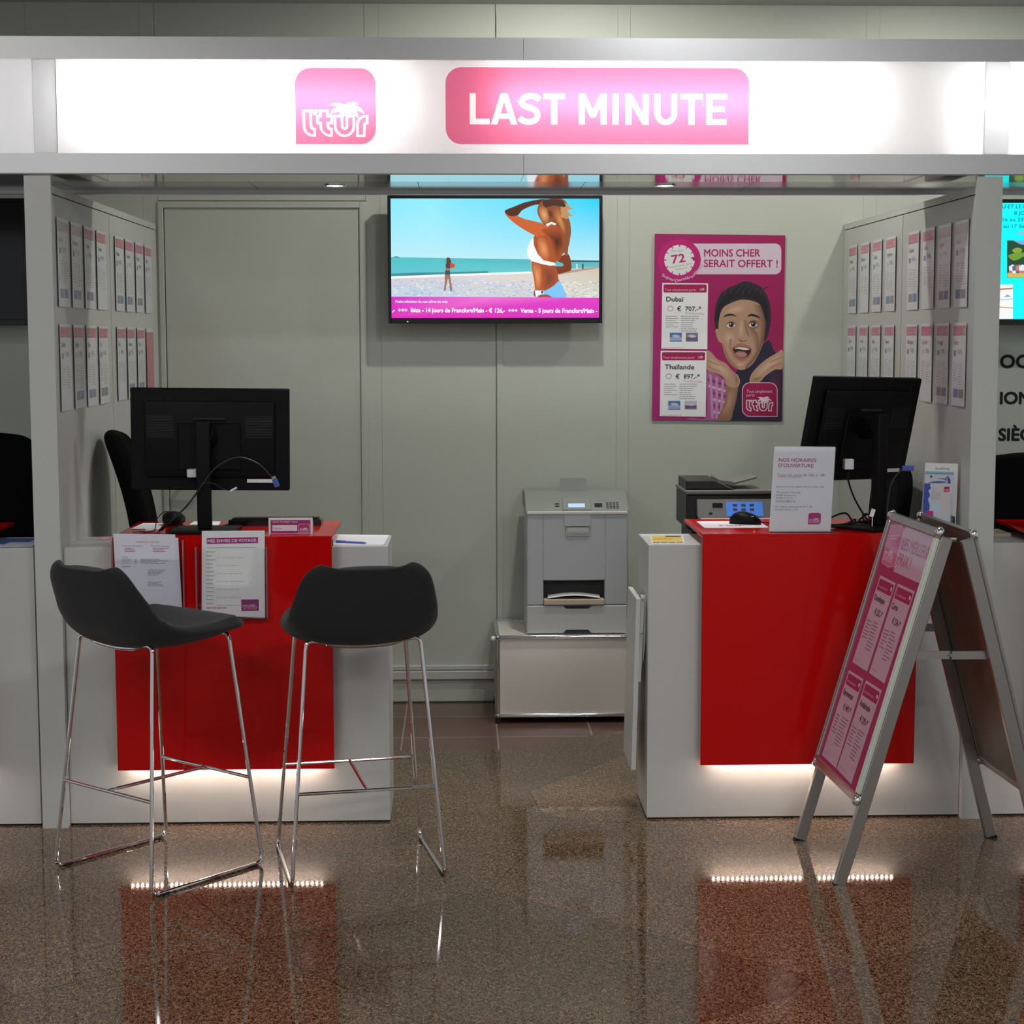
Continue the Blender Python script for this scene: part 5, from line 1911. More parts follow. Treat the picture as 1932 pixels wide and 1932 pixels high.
pl.poly([(669, 142), (1062, 140), (1064, 684), (668, 668)], (0.90, 0.905, 0.90), 1)
pl.poly([(700, 184), (1022, 178), (1022, 215), (700, 221)], (0.46, 0.02, 0.24), 2)
pl.text('MES ENVIES DE VOYAGE.', (706, 212), (1016, 206), 19, (0.80, 0.78, 0.80), 3, 0.03)
pl.poly([(695, 244), (1012, 241), (1012, 244), (695, 247)], GRY, 2)
for k in range(14):
    y = 268 + k * 25
    pl.lines(698, y, 60, 1, 8, 5, GRY, 2, k)
    if k % 2:
        pl.lines(760, y + 12, 250, 1, 8, 3, (0.5, 0.5, 0.5), 2, k + 40)
pl.lines(700, 620, 190, 1, 9, 5, RDT, 2, 3)
e0, e1, e2 = pl._m([(918, 570), (1027, 568), (918, 640)])
pl.poly([(916, 570), (1027, 568), (1028, 640), (918, 643)], (0.33, 0.03, 0.20), 2)
emblem(pl, e0, e1, e2, (0.33, 0.03, 0.20), (0.65, 0.35, 0.5), 2, tile=False)
tag(pl.build('voyage_form', 'printed'), 'white form headed MES ENVIES DE VOYAGE in the right holder', 'leaflet')

# papers on the white counters
b = MB()
q = [at_z(628, 1030, ZC), at_z(723, 1031, ZC), at_z(733, 1012, ZC), at_z(628, 1011, ZC)]
q = [Vector((v.x, max(v.y, 0.040), ZC + 0.0005)) for v in q]
for i in range(5):
    b.prism([v + Vector((0.002 * (i % 2), 0.001 * i, 0.0009 * i)) for v in q], (0, 0, 0.0008))
tag(b.build('paper_stack', 'paper', smooth=False), 'white paper pad on the counter right of the left red desk', 'paper')
b = MB()
a_, c_ = at_z(634, 1022, ZC + .0085), at_z(692, 1024.5, ZC + 0.0085)
b.tube([a_, a_ + (c_ - a_) * 0.9, c_], [0.004, 0.004, 0.001], 10)
b.tube([a_ + Vector((0, 0, 0.0045)), a_ + (c_ - a_) * 0.3 + Vector((0, 0, 0.0045))], 0.001, 6)
tag(b.build('pen', 'blue_plug'), 'dark blue pen lying on the white paper pad', 'pen')
b = MB()
q = [at_z(180, 1020, ZC), at_z(210, 1020.5, ZC), at_z(210, 1013, ZC), at_z(190, 1013, ZC)]
pf = Print((0, 0, ZC + 0.0012), (1, 0, 0), (0, 1, 0), 0.0002)
pf.sheet([(v.x, v.y) for v in q], 0.0010, (0.7, 0.7, 0.75))
pf.poly([(v.x, v.y) for v in q], (0.62, 0.30, 0.42), 1)
pf.ell(sum(v.x for v in q) / 4, sum(v.y for v in q) / 4, 0.018, 0.02, (0.75, 0.6, 0.7), 2)
tag(pf.build('leaflet', 'printed'), 'pink leaflet on the counter left of the left red desk', 'leaflet')
q = [at_z(1224, 1028, ZC), at_z(1292.5, 1027.5, ZC), at_z(1288, 1012, ZC), at_z(1226, 1011.5, ZC)]
q[0].y = q[1].y = 0.041
q[0].x += 0.012
pf = Print((0, 0, ZC + 0.0022), (1, 0, 0), (0, 1, 0), 0.0002)
Q = [(v.x, v.y) for v in q]
lerp = lambda s_, t_: tuple((Q[0][i] * (1 - s_) + Q[1][i] * s_) * (1 - t_) + (Q[3][i] * (1 - s_) + Q[2][i] * s_) * t_ for i in (0, 1))
pf.sheet(Q, 0.0018, (0.75, 0.75, 0.72))
pf.poly(Q, (0.78, 0.78, 0.75), 1)
pf.poly([lerp(0.04, 0.2), lerp(0.95, 0.2), lerp(0.95, 0.97), lerp(0.04, 0.97)], (0.80, 0.56, 0.12), 2)
pf.poly([lerp(0.46, 0.82), lerp(0.94, 0.82), lerp(0.94, 0.97), lerp(0.46, 0.97)], (0.12, 0.12, 0.12), 3)
for k in range(4):
    pf.poly([lerp(0.05 + k * 0.235, 0.10), lerp(0.25 + k * 0.235, 0.10), lerp(0.25 + k * 0.235, 0.18), lerp(0.05 + k * 0.235, 0.18)], (0.2, 0.2, 0.2), 3)
for k in range(2):
    pf.poly([lerp(0.08, 0.48 + k * 0.12), lerp(0.66, 0.48 + k * 0.12), lerp(0.66, 0.53 + k * 0.12), lerp(0.08, 0.53 + k * 0.12)], (0.55, 0.38, 0.08), 3)
tag(pf.build('leaflet', 'printed'), 'yellow leaflet on the counter left of the right red desk', 'leaflet')
# stacks on the neighbouring counters
for i, (x0, x1, y0, y1, c_, lb) in enumerate(((-1.715, -1.60, 0.05, 0.30, (0.06, 0.13, 0.36), 'blue brochure on the counter at the left edge'),
                                              (-1.66, -1.552, 0.045, 0.16, (0.45, 0.50, 0.6), 'pale brochure on the counter at the left edge'))):
    pf = Print((0, 0, ZC + 0.003 + 0.003 * i), (1, 0, 0), (0, 1, 0), 0.0002)
    R_ = [(x0, y0), (x1, y0 + 0.01), (x1 + 0.004, y1), (x0 + 0.004, y1)]
    pf.sheet(R_, 0.0028, (0.6, 0.62, 0.68))
    pf.poly(R_, c_, 1)
    pf.rect(x0 + 0.01, y0 + 0.02, x1 - 0.01, y0 + 0.07, (0.62, 0.66, 0.74), 2)
    tag(pf.build('brochure', 'printed'), lb, 'brochure', 'brochures on the left neighbouring counter')
b = MB()
b.box(1.755, 1.862, 0.20, 0.345, ZC + 0.0005, ZC + 0.014, 0, 0.001)
tag(b.build('brochure', 'paper_tan'), 'orange-brown brochure stack on the counter at the right edge', 'brochure')

# opening hours sign on the right desk
Yh = 0.045
pz = Print((0, Yh, 0), (1, 0, 0), (0, 0, 1), 0.0003)
pz.zm(1260, 830, 5.682)
fr = [(1143, 68), (1797, 75), (1742, 990), (1085, 978)]
fz = [pz.px(1260 + a_ / 5.682, 830 + c_ / 5.682) for a_, c_ in fr]
pz.sheet([(1143, 68), (1797, 75), (1742, 988), (1085, 980)][::-1], 0.0006, (0.86, 0.87, 0.90))
pz.poly([(1143, 68), (1797, 75), (1742, 990), (1085, 978)], (0.93, 0.935, 0.96), 1)
HM = (0.52, 0.04, 0.22)
pz.text('NOS HORAIRES', (1188, 232), (1590, 238), 38, HM, 2, 0.012)
pz.text("D'OUVERTURE", (1186, 290), (1560, 297), 38, HM, 2, 0.012)
pz.text('Tous les jours de 10h à 18h', (1178, 388), (1684, 392), 28, (0.5, 0.12, 0.26), 2)
pz.poly([(1178, 394), (1426, 396), (1426, 400), (1178, 398)], (0.5, 0.12, 0.26), 2)
DG = (0.16, 0.16, 0.2)
for s_, x0, x1, y in (('Retrouvez-nous également au centre ville', 1168, 1672, 508), ('18 rue de la Mésange', 1164, 1424, 568), ('67000 Strasbourg', 1160, 1376, 600),
                      ('03 88 21 01 01', 1157, 1338, 630), ('strasbourg@ltur.fr', 1155, 1370, 660), ('Du lundi au vendredi de 9h à 19h', 1150, 1552, 722), ('Samedi de 9h à 17h', 1150, 1392, 752)):
    pz.text(s_, (x0, y), (x1, y + 3), 17, DG, 2)
pz.poly([(1155, 666), (1370, 668), (1370, 670), (1155, 668)], DG, 2)
e0, e1, e2 = pz._m([(1508, 782), (1643, 782), (1502, 905)])
emblem(pz, e0, e1, e2, (0.55, 0.02, 0.24), (0.80, 0.62, 0.72), 2)
hs = thing('opening_hours_sign', 'white opening hours sign in a clear stand on the right red desk', 'sign', (at_y(1512, 1003, Yh).x, Yh, ZD))
pz.build('printed_sheet', 'printed', hs)
b = MB()
q0, q1 = at_y(1450.5, 1000, Yh - 0.003).x, at_y(1567.5, 1000, Yh - 0.003).x
q2, q3 = at_y(1461, 842, Yh - 0.003), at_y(1577, 842, Yh - 0.003)
for yy in (Yh - 0.0045, Yh + 0.0022):
    b.prism([(q0, yy, ZD + 0.0021), (q1, yy, ZD + 0.0021), (q3.x, yy, q3.z + 0.001), (q2.x, yy, q2.z + 0.001)], (0, 0.0015, 0))
b.box(q0, q1 + 0.002, Yh - 0.035, Yh + 0.035, ZD, ZD + 0.002)
b.build('acrylic_stand', 'acrylic', hs, smooth=False)

# cables in a heap under the right monitor
rn = random.Random(11)
for k in range(6):
    pts = []
    x, y = 1.17 + 0.03 * k, 0.12 + 0.03 * (k % 3)
    for i in range(6):
        pts.append(Vector((x + rn.uniform(-0.05, 0.06) + i * 0.022, y + rn.uniform(-0.02, 0.05), ZD + 0.005 + 0.01 * (i % 3) * (k % 3))))
    cable('power_cord', pts, 0.0034, 'black_plastic', 'black cord in the tangle under the right monitor', g_='tangled cords under the right monitor')
cb = thing('monitor_cable', 'grey video cable hanging behind the right monitor to its plug', 'cable', (1.36, 0.10, ZD), 0, 'cables on the desks')
cable('cord', [at_y(1672, 990, 0.06), at_y(1674, 960, 0.06), at_y(1681, 915, 0.06), at_y(1697, 890, 0.07), at_y(1712, 884, 0.075)], 0.003, 'dark_grey_plastic', parent=cb)
b = MB()
p = at_y(1713, 884, 0.075)
b.box(p.x - 0.02, p.x + 0.02, p.y - 0.008, p.y + 0.008, p.z - 0.008, p.z + 0.010, 0, 0.002)
b.build('plug', 'blue_plug', cb)
cb = thing('video_cable', 'black cable ending in a white plug behind the right monitor', 'cable', (1.25, 0.10, ZD), 0, 'cables on the desks')
cable('cord', [at_y(1601, 890, 0.14), at_y(1600, 905, 0.09), at_y(1612, 940, 0.08), at_y(1632, 975, 0.08), at_z(1650, 1003, ZD + 0.004)], 0.0032, 'black_plastic', parent=cb)
b = MB()
p = at_y(1602, 875, 0.14)
b.box(p.x - 0.016, p.x + 0.016, p.y - 0.006, p.y + 0.03, p.z - 0.020, p.z + 0.016, 0, 0.002)
b.build('plug', 'white_plug', cb)
b = MB()
p = at_y(1646, 970, 0.035)
b.box(-0.007, 0.007, -0.001, 0.001, -0.014, 0.014, 0, 0, Matrix.Translation(p + Vector((0, 0, 0.004))) @ Matrix.Rotation(0.3, 4, 'Y'))
b.tube([p + Vector((0, 0, -0.012)), Vector((p.x, p.y, ZD + 0.001))], 0.0015, 6)
tag(b.build('cable_tag', 'paper'), 'small white paper tag on the cords by the right monitor', 'tag')

# brochure stand at the right partition
bs = thing('brochure_holder', 'clear brochure stand with blue leaflets by the right partition', 'brochure holder', (at_y(1765, 1020, 0.1).x, 0.1, ZC))
Yb = 0.06


def sub(y):
    r = Print((0, y, 0), (1, 0, 0), (0, 0, 1), 0.0003)
    r.zm(1700, 840, 10.735)
    return r


r_ = sub(0.110)
r_.sheet([(492, 355), (1158, 375), (1100, 1790), (380, 1790)][::-1], 0.003, (0.80, 0.80, 0.78))
r_.poly([(500, 372), (1140, 385), (1135, 530), (498, 522)], (0.80, 0.80, 0.76), 1)
r_.text('Strasbourg', (690, 498), (980, 496), 52, (0.12, 0.12, 0.14), 2)
r_.lines(805, 438, 150, 1, 10, 12, (0.5, 0.5, 0.5), 2, 1)
r_.build('header_card', 'printed', bs)
r_ = sub(0.096)
r_.sheet([(494, 527), (1075, 545), (1030, 1790), (420, 1790)][::-1], 0.004, (0.70, 0.72, 0.78))
r_.poly([(494, 527), (1075, 545), (1072, 600), (492, 588)], (0.28, 0.48, 0.62), 1)
r_.poly([(492, 588), (1072, 600), (1066, 800), (480, 780)], (0.62, 0.63, 0.68), 1)
r_.poly([(720, 685), (800, 665), (880, 670), (950, 610), (975, 640), (960, 700), (920, 720), (830, 690)], (0.22, 0.23, 0.42), 2)
r_.poly([(960, 660), (990, 670), (1005, 775), (935, 770)], (0.07, 0.07, 0.3), 2)
r_.ell(610, 637, 26, 24, (0.08, 0.08, 0.22), 2)
r_.blob([(560, 760), (650, 735), (780, 725), (900, 740), (880, 765), (640, 770)], (0.12, 0.14, 0.33), 2)
r_.text('COMPTE & RESERVATION DE VOLS', (500, 580), (1050, 590), 18, (0.1, 0.14, 0.35), 2)
r_.build('rear_leaflet', 'printed', bs, label='white leaflet with blue drawing')
r_ = sub(0.078)
r_.sheet([(470, 772), (1010, 790), (985, 1790), (430, 1790)][::-1], 0.006, (0.62, 0.66, 0.72))
r_.poly([(470, 772), (1010, 790), (960, 1470), (440, 1400)], (0.58, 0.66, 0.76), 1)
r_.poly([(470, 772), (600, 776), (585, 820), (610, 870), (550, 920), (590, 1010), (545, 1100), (580, 1210), (560, 1400), (440, 1390)], (0.06, 0.10, 0.42), 2)
r_.poly([(640, 800), (1010, 800), (985, 1300), (860, 1470), (820, 1460), (800, 1130), (625, 1120)], (0.66, 0.63, 0.62), 2)
r_.poly([(650, 855), (660, 855), (635, 1105), (622, 1100)], (0.6, 0.25, 0.2), 3)
for k in range(6):
    r_.poly([(680 + k * 22, 960 - (k % 2) * 20), (685 + k * 22, 960 - (k % 2) * 20), (670 + k * 24, 1100), (665 + k * 24, 1100)], (0.25, 0.28, 0.32), 3)
e0, e1, e2 = r_._m([(872, 838), (982, 838), (866, 948)])
emblem(r_, e0, e1, e2, (0.50, 0.03, 0.16), (0.78, 0.5, 0.6), 3)
r_.rrect(500, 1330, 650, 1480, 20, (0.52, 0.04, 0.2), 3)
r_.build('front_leaflet', 'printed', bs, label='blue leaflet with cloud edge and emblem')
b = MB()
xa, xb = at_y(1738, 1000, 0.06).x, at_y(1800, 1000, 0.06).x
b.box(xa, xb, 0.050, 0.0525, ZC + 0.0005, ZC + 0.055)
b.box(xa, xa + 0.0025, 0.0526, 0.120, ZC + 0.0005, ZC + 0.09)
b.box(xb - 0.0025, xb, 0.0526, 0.120, ZC + 0.0005, ZC + 0.09)
b.box(xa, xb, 0.116, 0.1185, ZC + 0.0005, at_y(1770, 873, 0.117).z)
b.build('acrylic_body', 'acrylic', bs, smooth=False)

# ================================================================== printer on its cabinet
CY0, CY1, CX0, CX1, CZ0, CZ1 = 1.57, 1.985, 0.068, 0.815, 0.034, 0.380
cb_ = thing('storage_cabinet', 'low white metal cabinet with chrome tube frame under the printer', 'cabinet', ((CX0 + CX1) / 2, (CY0 + CY1) / 2, 0))
b = MB()
b.box(CX0 + 0.008, CX1 - 0.008, CY0 + 0.003, CY0 + 0.012, CZ0 + 0.008, CZ1 - 0.008, 0, 0.002)
b.build('front_panel', 'cabinet_white', cb_)
b = MB()
b.box(CX0 + 0.003, CX0 + 0.010, CY0 + 0.013, CY1 - 0.008, CZ0 + 0.008, CZ1 - 0.008)
b.box(CX1 - 0.010, CX1 - 0.003, CY0 + 0.013, CY1 - 0.008, CZ0 + 0.008, CZ1 - 0.008)
b.box(CX0 + 0.011, CX1 - 0.011, CY1 - 0.012, CY1 - 0.003, CZ0 + 0.008, CZ1 - 0.008)
b.box(CX0 + 0.008, CX1 - 0.008, CY0 + 0.013, CY1 - 0.013, CZ1 - 0.004, CZ1 + 0.004)
b.box(CX0 + 0.011, CX1 - 0.011, CY0 + 0.013, CY1 - 0.013, CZ0 - 0.003, CZ0 + 0.003)
b.build('panels', 'cabinet_white', cb_)
b = MB()
r = 0.0092
for z in (CZ0, CZ1):
    for y in (CY0, CY1):
        b.cyl((CX0, y, z), (CX1, y, z), r, 14)
    for x in (CX0, CX1):
        b.cyl((x, CY0, z), (x, CY1, z), r, 14)
for x in (CX0, CX1):
    for y in (CY0, CY1):
        b.cyl((x, y, CZ0), (x, y, CZ1), r, 14)
        for z in (CZ0, CZ1):
            b.sphere((x, y, z), 0.0125, 14)
b.build('tube_frame', 'chrome', cb_)
for x in (CX0, CX1):
    for y in (CY0, CY1):
        b = MB()
        b.cyl((x, y, 0), (x, y, CZ0 - 0.008), 0.012, 12)
        b.build('foot', 'rubber', cb_)
b = MB()
b.sphere((CX0 - 0.02, CY0 + 0.02, CZ1 - 0.01), 0.012, 12)
b.cyl((CX0 - 0.02, CY0 + 0.02, CZ1 - 0.01), (CX0, CY0 + 0.02, CZ1 - 0.01), 0.005, 8)
b.build('knob', 'white_plug', cb_, label='small white knob on the side')

PY = 1.60
g = lambda zx, zy: at_y(900 + zx / 3.45, 880 + zy / 3.45, PY)
px0, px1 = g(325, 600).x, g(978, 600).x
pz0 = CZ1 + 0.0095
z_cas, z_top = g(400, 905).z, g(400, 300).z
sx0, sx1 = g(432, 800).x, g(832, 800).x
sz0, sz1 = g(600, 895).z, g(600, 742).z
pt = thing('laser_printer', 'grey laser printer standing on the low white cabinet', 'printer', ((px0 + px1) / 2, PY + 0.19, pz0))
PB = PY + 0.36
b = MB()
b.box(px0, px1, PY + 0.06, PB, z_cas + 0.001, z_top, 0, 0.004)
b.box(px0, sx0, PY, PY + 0.0601, z_cas + 0.001, z_top, 0, 0.004)
b.box(sx1, px1, PY, PY + 0.0601, z_cas + 0.001, z_top, 0, 0.004)
b.box(sx0 - 0.003, sx1 + 0.003, PY, PY + 0.0602, sz1, z_top, 0, 0.004)
b.build('body', 'printer_silver', pt)
b = MB()
b.box(sx0, sx1, PY + 0.055, PY + 0.0598, z_cas + 0.002, sz1)
b.build('slot_recess', 'dark_grey_plastic', pt)
b = MB()
b.box(sx0 + 0.001, sx1 - 0.001, PY - 0.012, PY + 0.05, z_cas + 0.002, sz0 + 0.022, 0, 0.004)
tr_ = b.build('feed_tray', 'paper_tan', pt, label='open tan feed tray in the front slot')
b = MB()
rows = []
for i in range(7):
    x = sx0 + 0.02 + (sx1 - sx0 - 0.04) * i / 6
    zz = sz0 + 0.026 + 0.012 * math.sin(PI * i / 6)
    rows.append([(x, PY - 0.008, zz), (x, PY + 0.05, zz + 0.006)])
b.grid(rows)
b.build('fed_paper', 'paper', pt)
b = MB()
b.box(px0, px1, PY - 0.001, PB, pz0, z_cas - 0.001, 0, 0.004)
cs = b.build('paper_cassette', 'printer_grey', pt)
xm = (g(560, 1000).x + g(745, 1000).x) / 2
for z0_, z1_ in ((z_cas - 0.014, z_cas - 0.003), (pz0 + 0.002, pz0 + 0.016)):
    b = MB()
    b.prism([(xm - 0.062, PY - 0.003, z1_ if z0_ > pz0 + .05 else z0_), (xm + 0.062, PY - 0.003, z1_ if z0_ > pz0 + .05 else z0_), (xm + 0.048, PY - 0.003, z0_ if z0_ > pz0 + .05 else z1_), (xm - 0.048, PY - 0.003, z0_ if z0_ > pz0 + .05 else z1_)], (0, 0.003, 0))
    b.build('grip_recess', 'dark_grey_plastic', cs)
# sloping control panel
zt1 = g(400, 195).z
b = MB()
b.prism([(px0 - 0.006, PY - 0.004, z_top + 0.006), (px0 - 0.006, PY + 0.10, zt1 + 0.005), (px0 - 0.006, PB, zt1 + 0.005), (px0 - 0.006, PB, z_top + 0.001), (px0 - 0.006, PY - 0.004, z_top + 0.001)], (px1 - px0 + 0.012, 0, 0), bev=0.003)
b.build('control_panel', 'printer_top', pt)
b = MB()
b.box(px0 - 0.002, px1 + 0.002, PY - 0.007, PY + 0.01, z_top - 0.010, z_top + 0.006, 0, 0.004)
b.build('white_trim', 'printer_pale', pt, label='pale curved strip below the control panel')
sl = (zt1 + 0.005 - z_top - 0.006) / 0.104
Mp = Matrix.Translation((0, PY - 0.004, z_top + 0.006)) @ Matrix.Rotation(math.atan(sl), 4, 'X')
b = MB()
xa_, xb_ = g(596, 260).x, g(704, 260).x
b.box(xa_ - 0.025, xb_ + 0.028, 0.006, 0.092, 0, 0.003, 0, 0.002, Mp)
b.build('display_frame', 'printer_top', pt)
b = MB()
b.box(xa_, xb_, 0.022, 0.048, 0.003, 0.0036, 0, 0, Mp)
b.build('display', 'lcd_pale', pt, smooth=False)
b = MB()
x_ = g(845, 260).x
for i in range(4):
    for j in range(4):
        b.box(x_ + i * 0.0145, x_ + i * 0.0145 + 0.010, 0.016 + j * 0.012, 0.023 + j * 0.012, 0, 0.003, 0, 0, Mp)
b.build('keypad', 'mid_grey_plastic', pt, smooth=False)
b = MB()
x_ = g(768, 260).x
b.box(x_, x_ + 0.034, 0.026, 0.052, 0, 0.0012, 0, 0, Mp)
b.box(x_ + 0.011, x_ + 0.023, 0.033, 0.045, 0, 0.003, 0, 0, Mp)
b.box(g(510, 260).x, g(538, 260).x, 0.030, 0.036, 0, 0.002, 0, 0, Mp)
b.box(g(510, 260).x, g(538, 260).x, 0.046, 0.052, 0, 0.002, 0, 0, Mp)
b.build('buttons', 'dark_grey_plastic', pt, smooth=False)
# drop-down latch plate below the display
b = MB()
b.box(g(565, 350).x, g(745, 350).x, PY - 0.004, PY + 0.004, g(600, 392).z, z_top + 0.004, 0, 0.003)
b.build('latch_plate', 'printer_silver', pt)
b = MB()
b.box(g(574, 350).x, g(738, 350).x, PY - 0.003, PY + 0.002, g(600, 450).z, g(600, 393).z, 0, 0.008)
b.box(g(582, 350).x, g(730, 350).x, PY - 0.0045, PY + 0.001, g(600, 438).z, g(600, 393).z, 0, 0.006)
b.build('latch_recess', 'printer_grey', pt)
b = MB()
xa_, xb_ = at_y(1057, 920, 1.78).x, at_y(1106.5, 920, 1.78).x
b.prism([(xa_, 1.775, zt1 + 0.004), (xb_ + 0.001, 1.775, zt1 + 0.004), (xb_, 1.79, at_y(1080, 902, 1.78).z), (xa_, 1.79, at_y(1080, 902, 1.78).z)], (0, 0.003, 0))
b.build('output_stop', 'printer_top', pt, label='grey paper stop plate standing on top')

# ================================================================== flatbed copier behind the right desk
MY = 0.74
g6 = lambda zx, zy, y=MY: at_y(1260 + zx / 5.682, 830 + zy / 5.682, y)
mx0, mx1 = g6(205, 700).x, 1.12
MB0 = 0.940
sc_ = thing('side_cabinet', 'dark low cabinet behind the right counter, under the copier', 'cabinet', (0.92, MY + 0.15, 0))
b = MB()
b.box(0.80, 1.04, MY + 0.02, MY + 0.34, 0.0, 0.929, 0, 0.003)
b.build('carcass', 'dark_grey_plastic', sc_)
b = MB()
b.box(0.79, 1.045, MY - 0.04, MY + 0.35, 0.9295, 0.939, 0, 0.002)
b.build('top_board', 'black_plastic', sc_)
mf = thing('copier', 'black and grey copier with blue touch screen behind the right desk', 'copier', ((mx0 + mx1) / 2, MY + 0.15, MB0))
zl = g6(210, 590).z          # underside of lid
b = MB()
b.box(mx0, mx1, MY + 0.02, MY + 0.33, MB0, zl - 0.001, 0, 0.004)
b.build('body', 'dark_grey_plastic', mf)
b = MB()
b.box(mx0 - 0.003, mx1, MY + 0.012, MY + 0.33, zl, g6(210, 545).z, 0, 0.005)
b.build('scanner_lid', 'mid_grey_plastic', mf, label='grey scanner lid')
b = MB()
zb_, zt_ = g6(210, 545).z + 0.001, g6(210, 440).z
b.prism([(mx0, MY + 0.03, zb_), (g6(735, 560).x, MY + 0.03, zb_), (g6(520, 440).x, MY + 0.03, zt_), (mx0, MY + 0.03, zt_)], (0, 0.24, 0), bev=0.004)
b.build('document_feeder', 'dark_grey_plastic', mf, label='sloping document feeder')
b = MB()
xa_, xb_ = g6(640, 460).x, g6(985, 420).x
b.prism([(xa_, MY + 0.06, zt_ - 0.030), (xb_, MY + 0.06, zt_ + 0.004), (xb_, MY + 0.06, zt_ + 0.012), (xa_, MY + 0.06, zt_ - 0.018)], (0, 0.18, 0), bev=0.002)
b.prism([(g6(560, 460).x, MY + 0.05, zt_ - 0.016), (g6(720, 460).x, MY + 0.05, zt_ - 0.024), (g6(720, 440).x, MY + 0.05, zt_ - 0.006), (g6(560, 440).x, MY + 0.05, zt_ + 0.002)], (0, 0.20, 0), bev=0.002)
b.build('feeder_tray', 'mid_grey_plastic', mf)
b = MB()
cx0, cx1 = g6(312, 730).x, 1.115
cz0, cz1 = g6(340, 828).z, g6(330, 640).z
b.prism([(cx0, MY - 0.03, cz0), (cx0, MY + 0.019, cz0), (cx0, MY + 0.019, cz1), (cx0, MY + 0.0, cz1)], (cx1 - cx0, 0, 0), bev=0.003)
cp = b.build('control_panel', 'mid_grey_plastic', mf)
sl = math.atan2(cz1 - cz0, 0.03)
Mp = Matrix.Translation((0, MY - 0.03, cz0)) @ Matrix.Rotation(sl, 4, 'X')
Lp = math.hypot(cz1 - cz0, 0.03)
b = MB()
b.box(g6(620, 730).x, g6(1010, 730).x, Lp * 0.08, Lp * 0.86, 0, 0.002, 0, 0, Mp)
b.build('touch_screen', 'lcd_blue', cp, smooth=False)
b = MB()
for i in range(3):
    for j in range(2):
        xx = g6(690 + 90 * i, 730).x
        b.box(xx, xx + 0.017, Lp * (0.36 + 0.24 * j), Lp * (0.50 + 0.24 * j), 0.002, 0.0024, 0, 0, Mp)
b.build('screen_icon', 'icon_ink', cp, smooth=False)
b = MB()
b.box(g6(475, 700).x, g6(582, 700).x, Lp * 0.56, Lp * 0.80, 0, 0.002, 0, 0, Mp)
b.box(g6(432, 780).x, g6(468, 780).x, Lp * 0.20, Lp * 0.28, 0, 0.002, 0, 0, Mp)
b.build('card_slot', 'black_plastic', cp, smooth=False)
b = MB()
b.box(g6(335, 840).x, 1.115, MY - 0.036, MY + 0.018, cz0 - 0.012, cz0 - 0.001, 0, 0.003)
b.build('white_base_trim', 'printer_pale', mf, label='white strip below the panel')

# ================================================================== folding poster board
ab = thing('folding_board', 'aluminium folding poster board standing before the right counter', 'a-frame sign', (1.37, -0.46, 0))


def board_panel(Ofar, Onear, Tfar, Tnear, outward):
    """returns frame with origin at far foot, a: far -> near, u: up the board, n: outward"""
    Ofar, Onear, Tfar, Tnear = map(Vector, (Ofar, Onear, Tfar, Tnear))
    a_ = ((Onear - Ofar) + (Tnear - Tfar)).normalized()
    u_ = ((Tfar + Tnear) / 2 - (Ofar + Onear) / 2)
    u_ = (u_ - a_ * u_.dot(a_)).normalized()
    n_ = a_.cross(u_) * outward
    L = ((Tfar + Tnear) / 2 - (Ofar + Onear) / 2).length
    W = ((Onear - Ofar).length + (Tnear - Tfar).length) / 2
    O = (Ofar + Onear) / 2 - a_ * W / 2
    M = Matrix(((a_.x, u_.x, n_.x, O.x), (a_.y, u_.y, n_.y, O.y), (a_.z, u_.z, n_.z, O.z), (0, 0, 0, 1)))
    return M, W, L, a_, u_, n_


F1 = board_panel((1.010, -0.222, 0.0), (1.034, -0.722, 0.0), (1.322, -0.222, 1.108), (1.358, -0.705, 1.096), 1)
F2 = board_panel((1.714, -0.210, 0.0), (1.742, -0.712, 0.0), (1.404, -0.222, 1.108), (1.448, -0.705, 1.092), -1)
for M, W, L, a_, u_, n_ in (F1, F2):
    front = M is F1[0]
    # legs: square tube, deeper than wide
    for x in (0.0, W - 0.020):
        b = MB()
        b.box(x, x + 0.020, 0.006, L - 0.02, -0.046, -0.008, 0, 0.002, M)
        b.build('leg', 'satin_aluminium', ab)
        b = MB()
        b.box(x - 0.001, x + 0.021, -0.002, 0.012, -0.047, -0.007, 0, 0.002, M)
        b.build('foot_cap', 'rubber', ab)
    y0 = 0.268
    fw_ = 0.030
    for nm, x0, x1, z0, z1 in (('frame_bar', 0.0, W, L - fw_, L), ('frame_bar', 0.0, W, y0, y0 + fw_), ('frame_bar', 0.0, fw_, y0 + fw_, L - fw_), ('frame_bar', W - fw_, W, y0 + fw_, L - fw_)):
        b = MB()
        b.box(x0 + 0.0005, x1 - 0.0005, z0 + 0.0005, z1 - 0.0005, -0.0075, 0.006, 0, 0.003, M)
        if x1 - x0 < 0.1:
            xm_ = (x0 + x1) / 2
            b.box(xm_ - 0.002, xm_ + 0.002, z0 + 0.001, z1 - 0.001, 0.0055, 0.0085, 0, 0.001, M)
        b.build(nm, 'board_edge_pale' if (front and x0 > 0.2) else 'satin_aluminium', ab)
    for x in (0.012, W - 0.012):
        for y in (y0 + 0.010, L - 0.012):
            b = MB()
            b.sphere((0, 0, 0), 0.019, 14, 0, (1, 1, 0.75), M @ Matrix.Translation((x, y, -0.002)))
            b.build('corner_cap', 'chrome', ab)
    b = MB()
    b.box(0.012, W - 0.012, y0 + 0.012, L - 0.012, -0.006, 0.0, 0, 0, M)
    b.build('back_board', 'brown_board', ab, smooth=False, label='brown board inside the frame')
M, W, L, a_, u_, n_ = F1
P_ = Print(M @ Vector((0, 0, 0.0008)), a_, u_, 0.0002)
c0_, c1_, d0_, d1_ = 0.024, W - 0.024, 0.268 + 0.024, L - 0.024
BGA = (0.34, 0.045, 0.12)
P_.rect(c0_, d0_, c1_, d1_, BGA, 1)
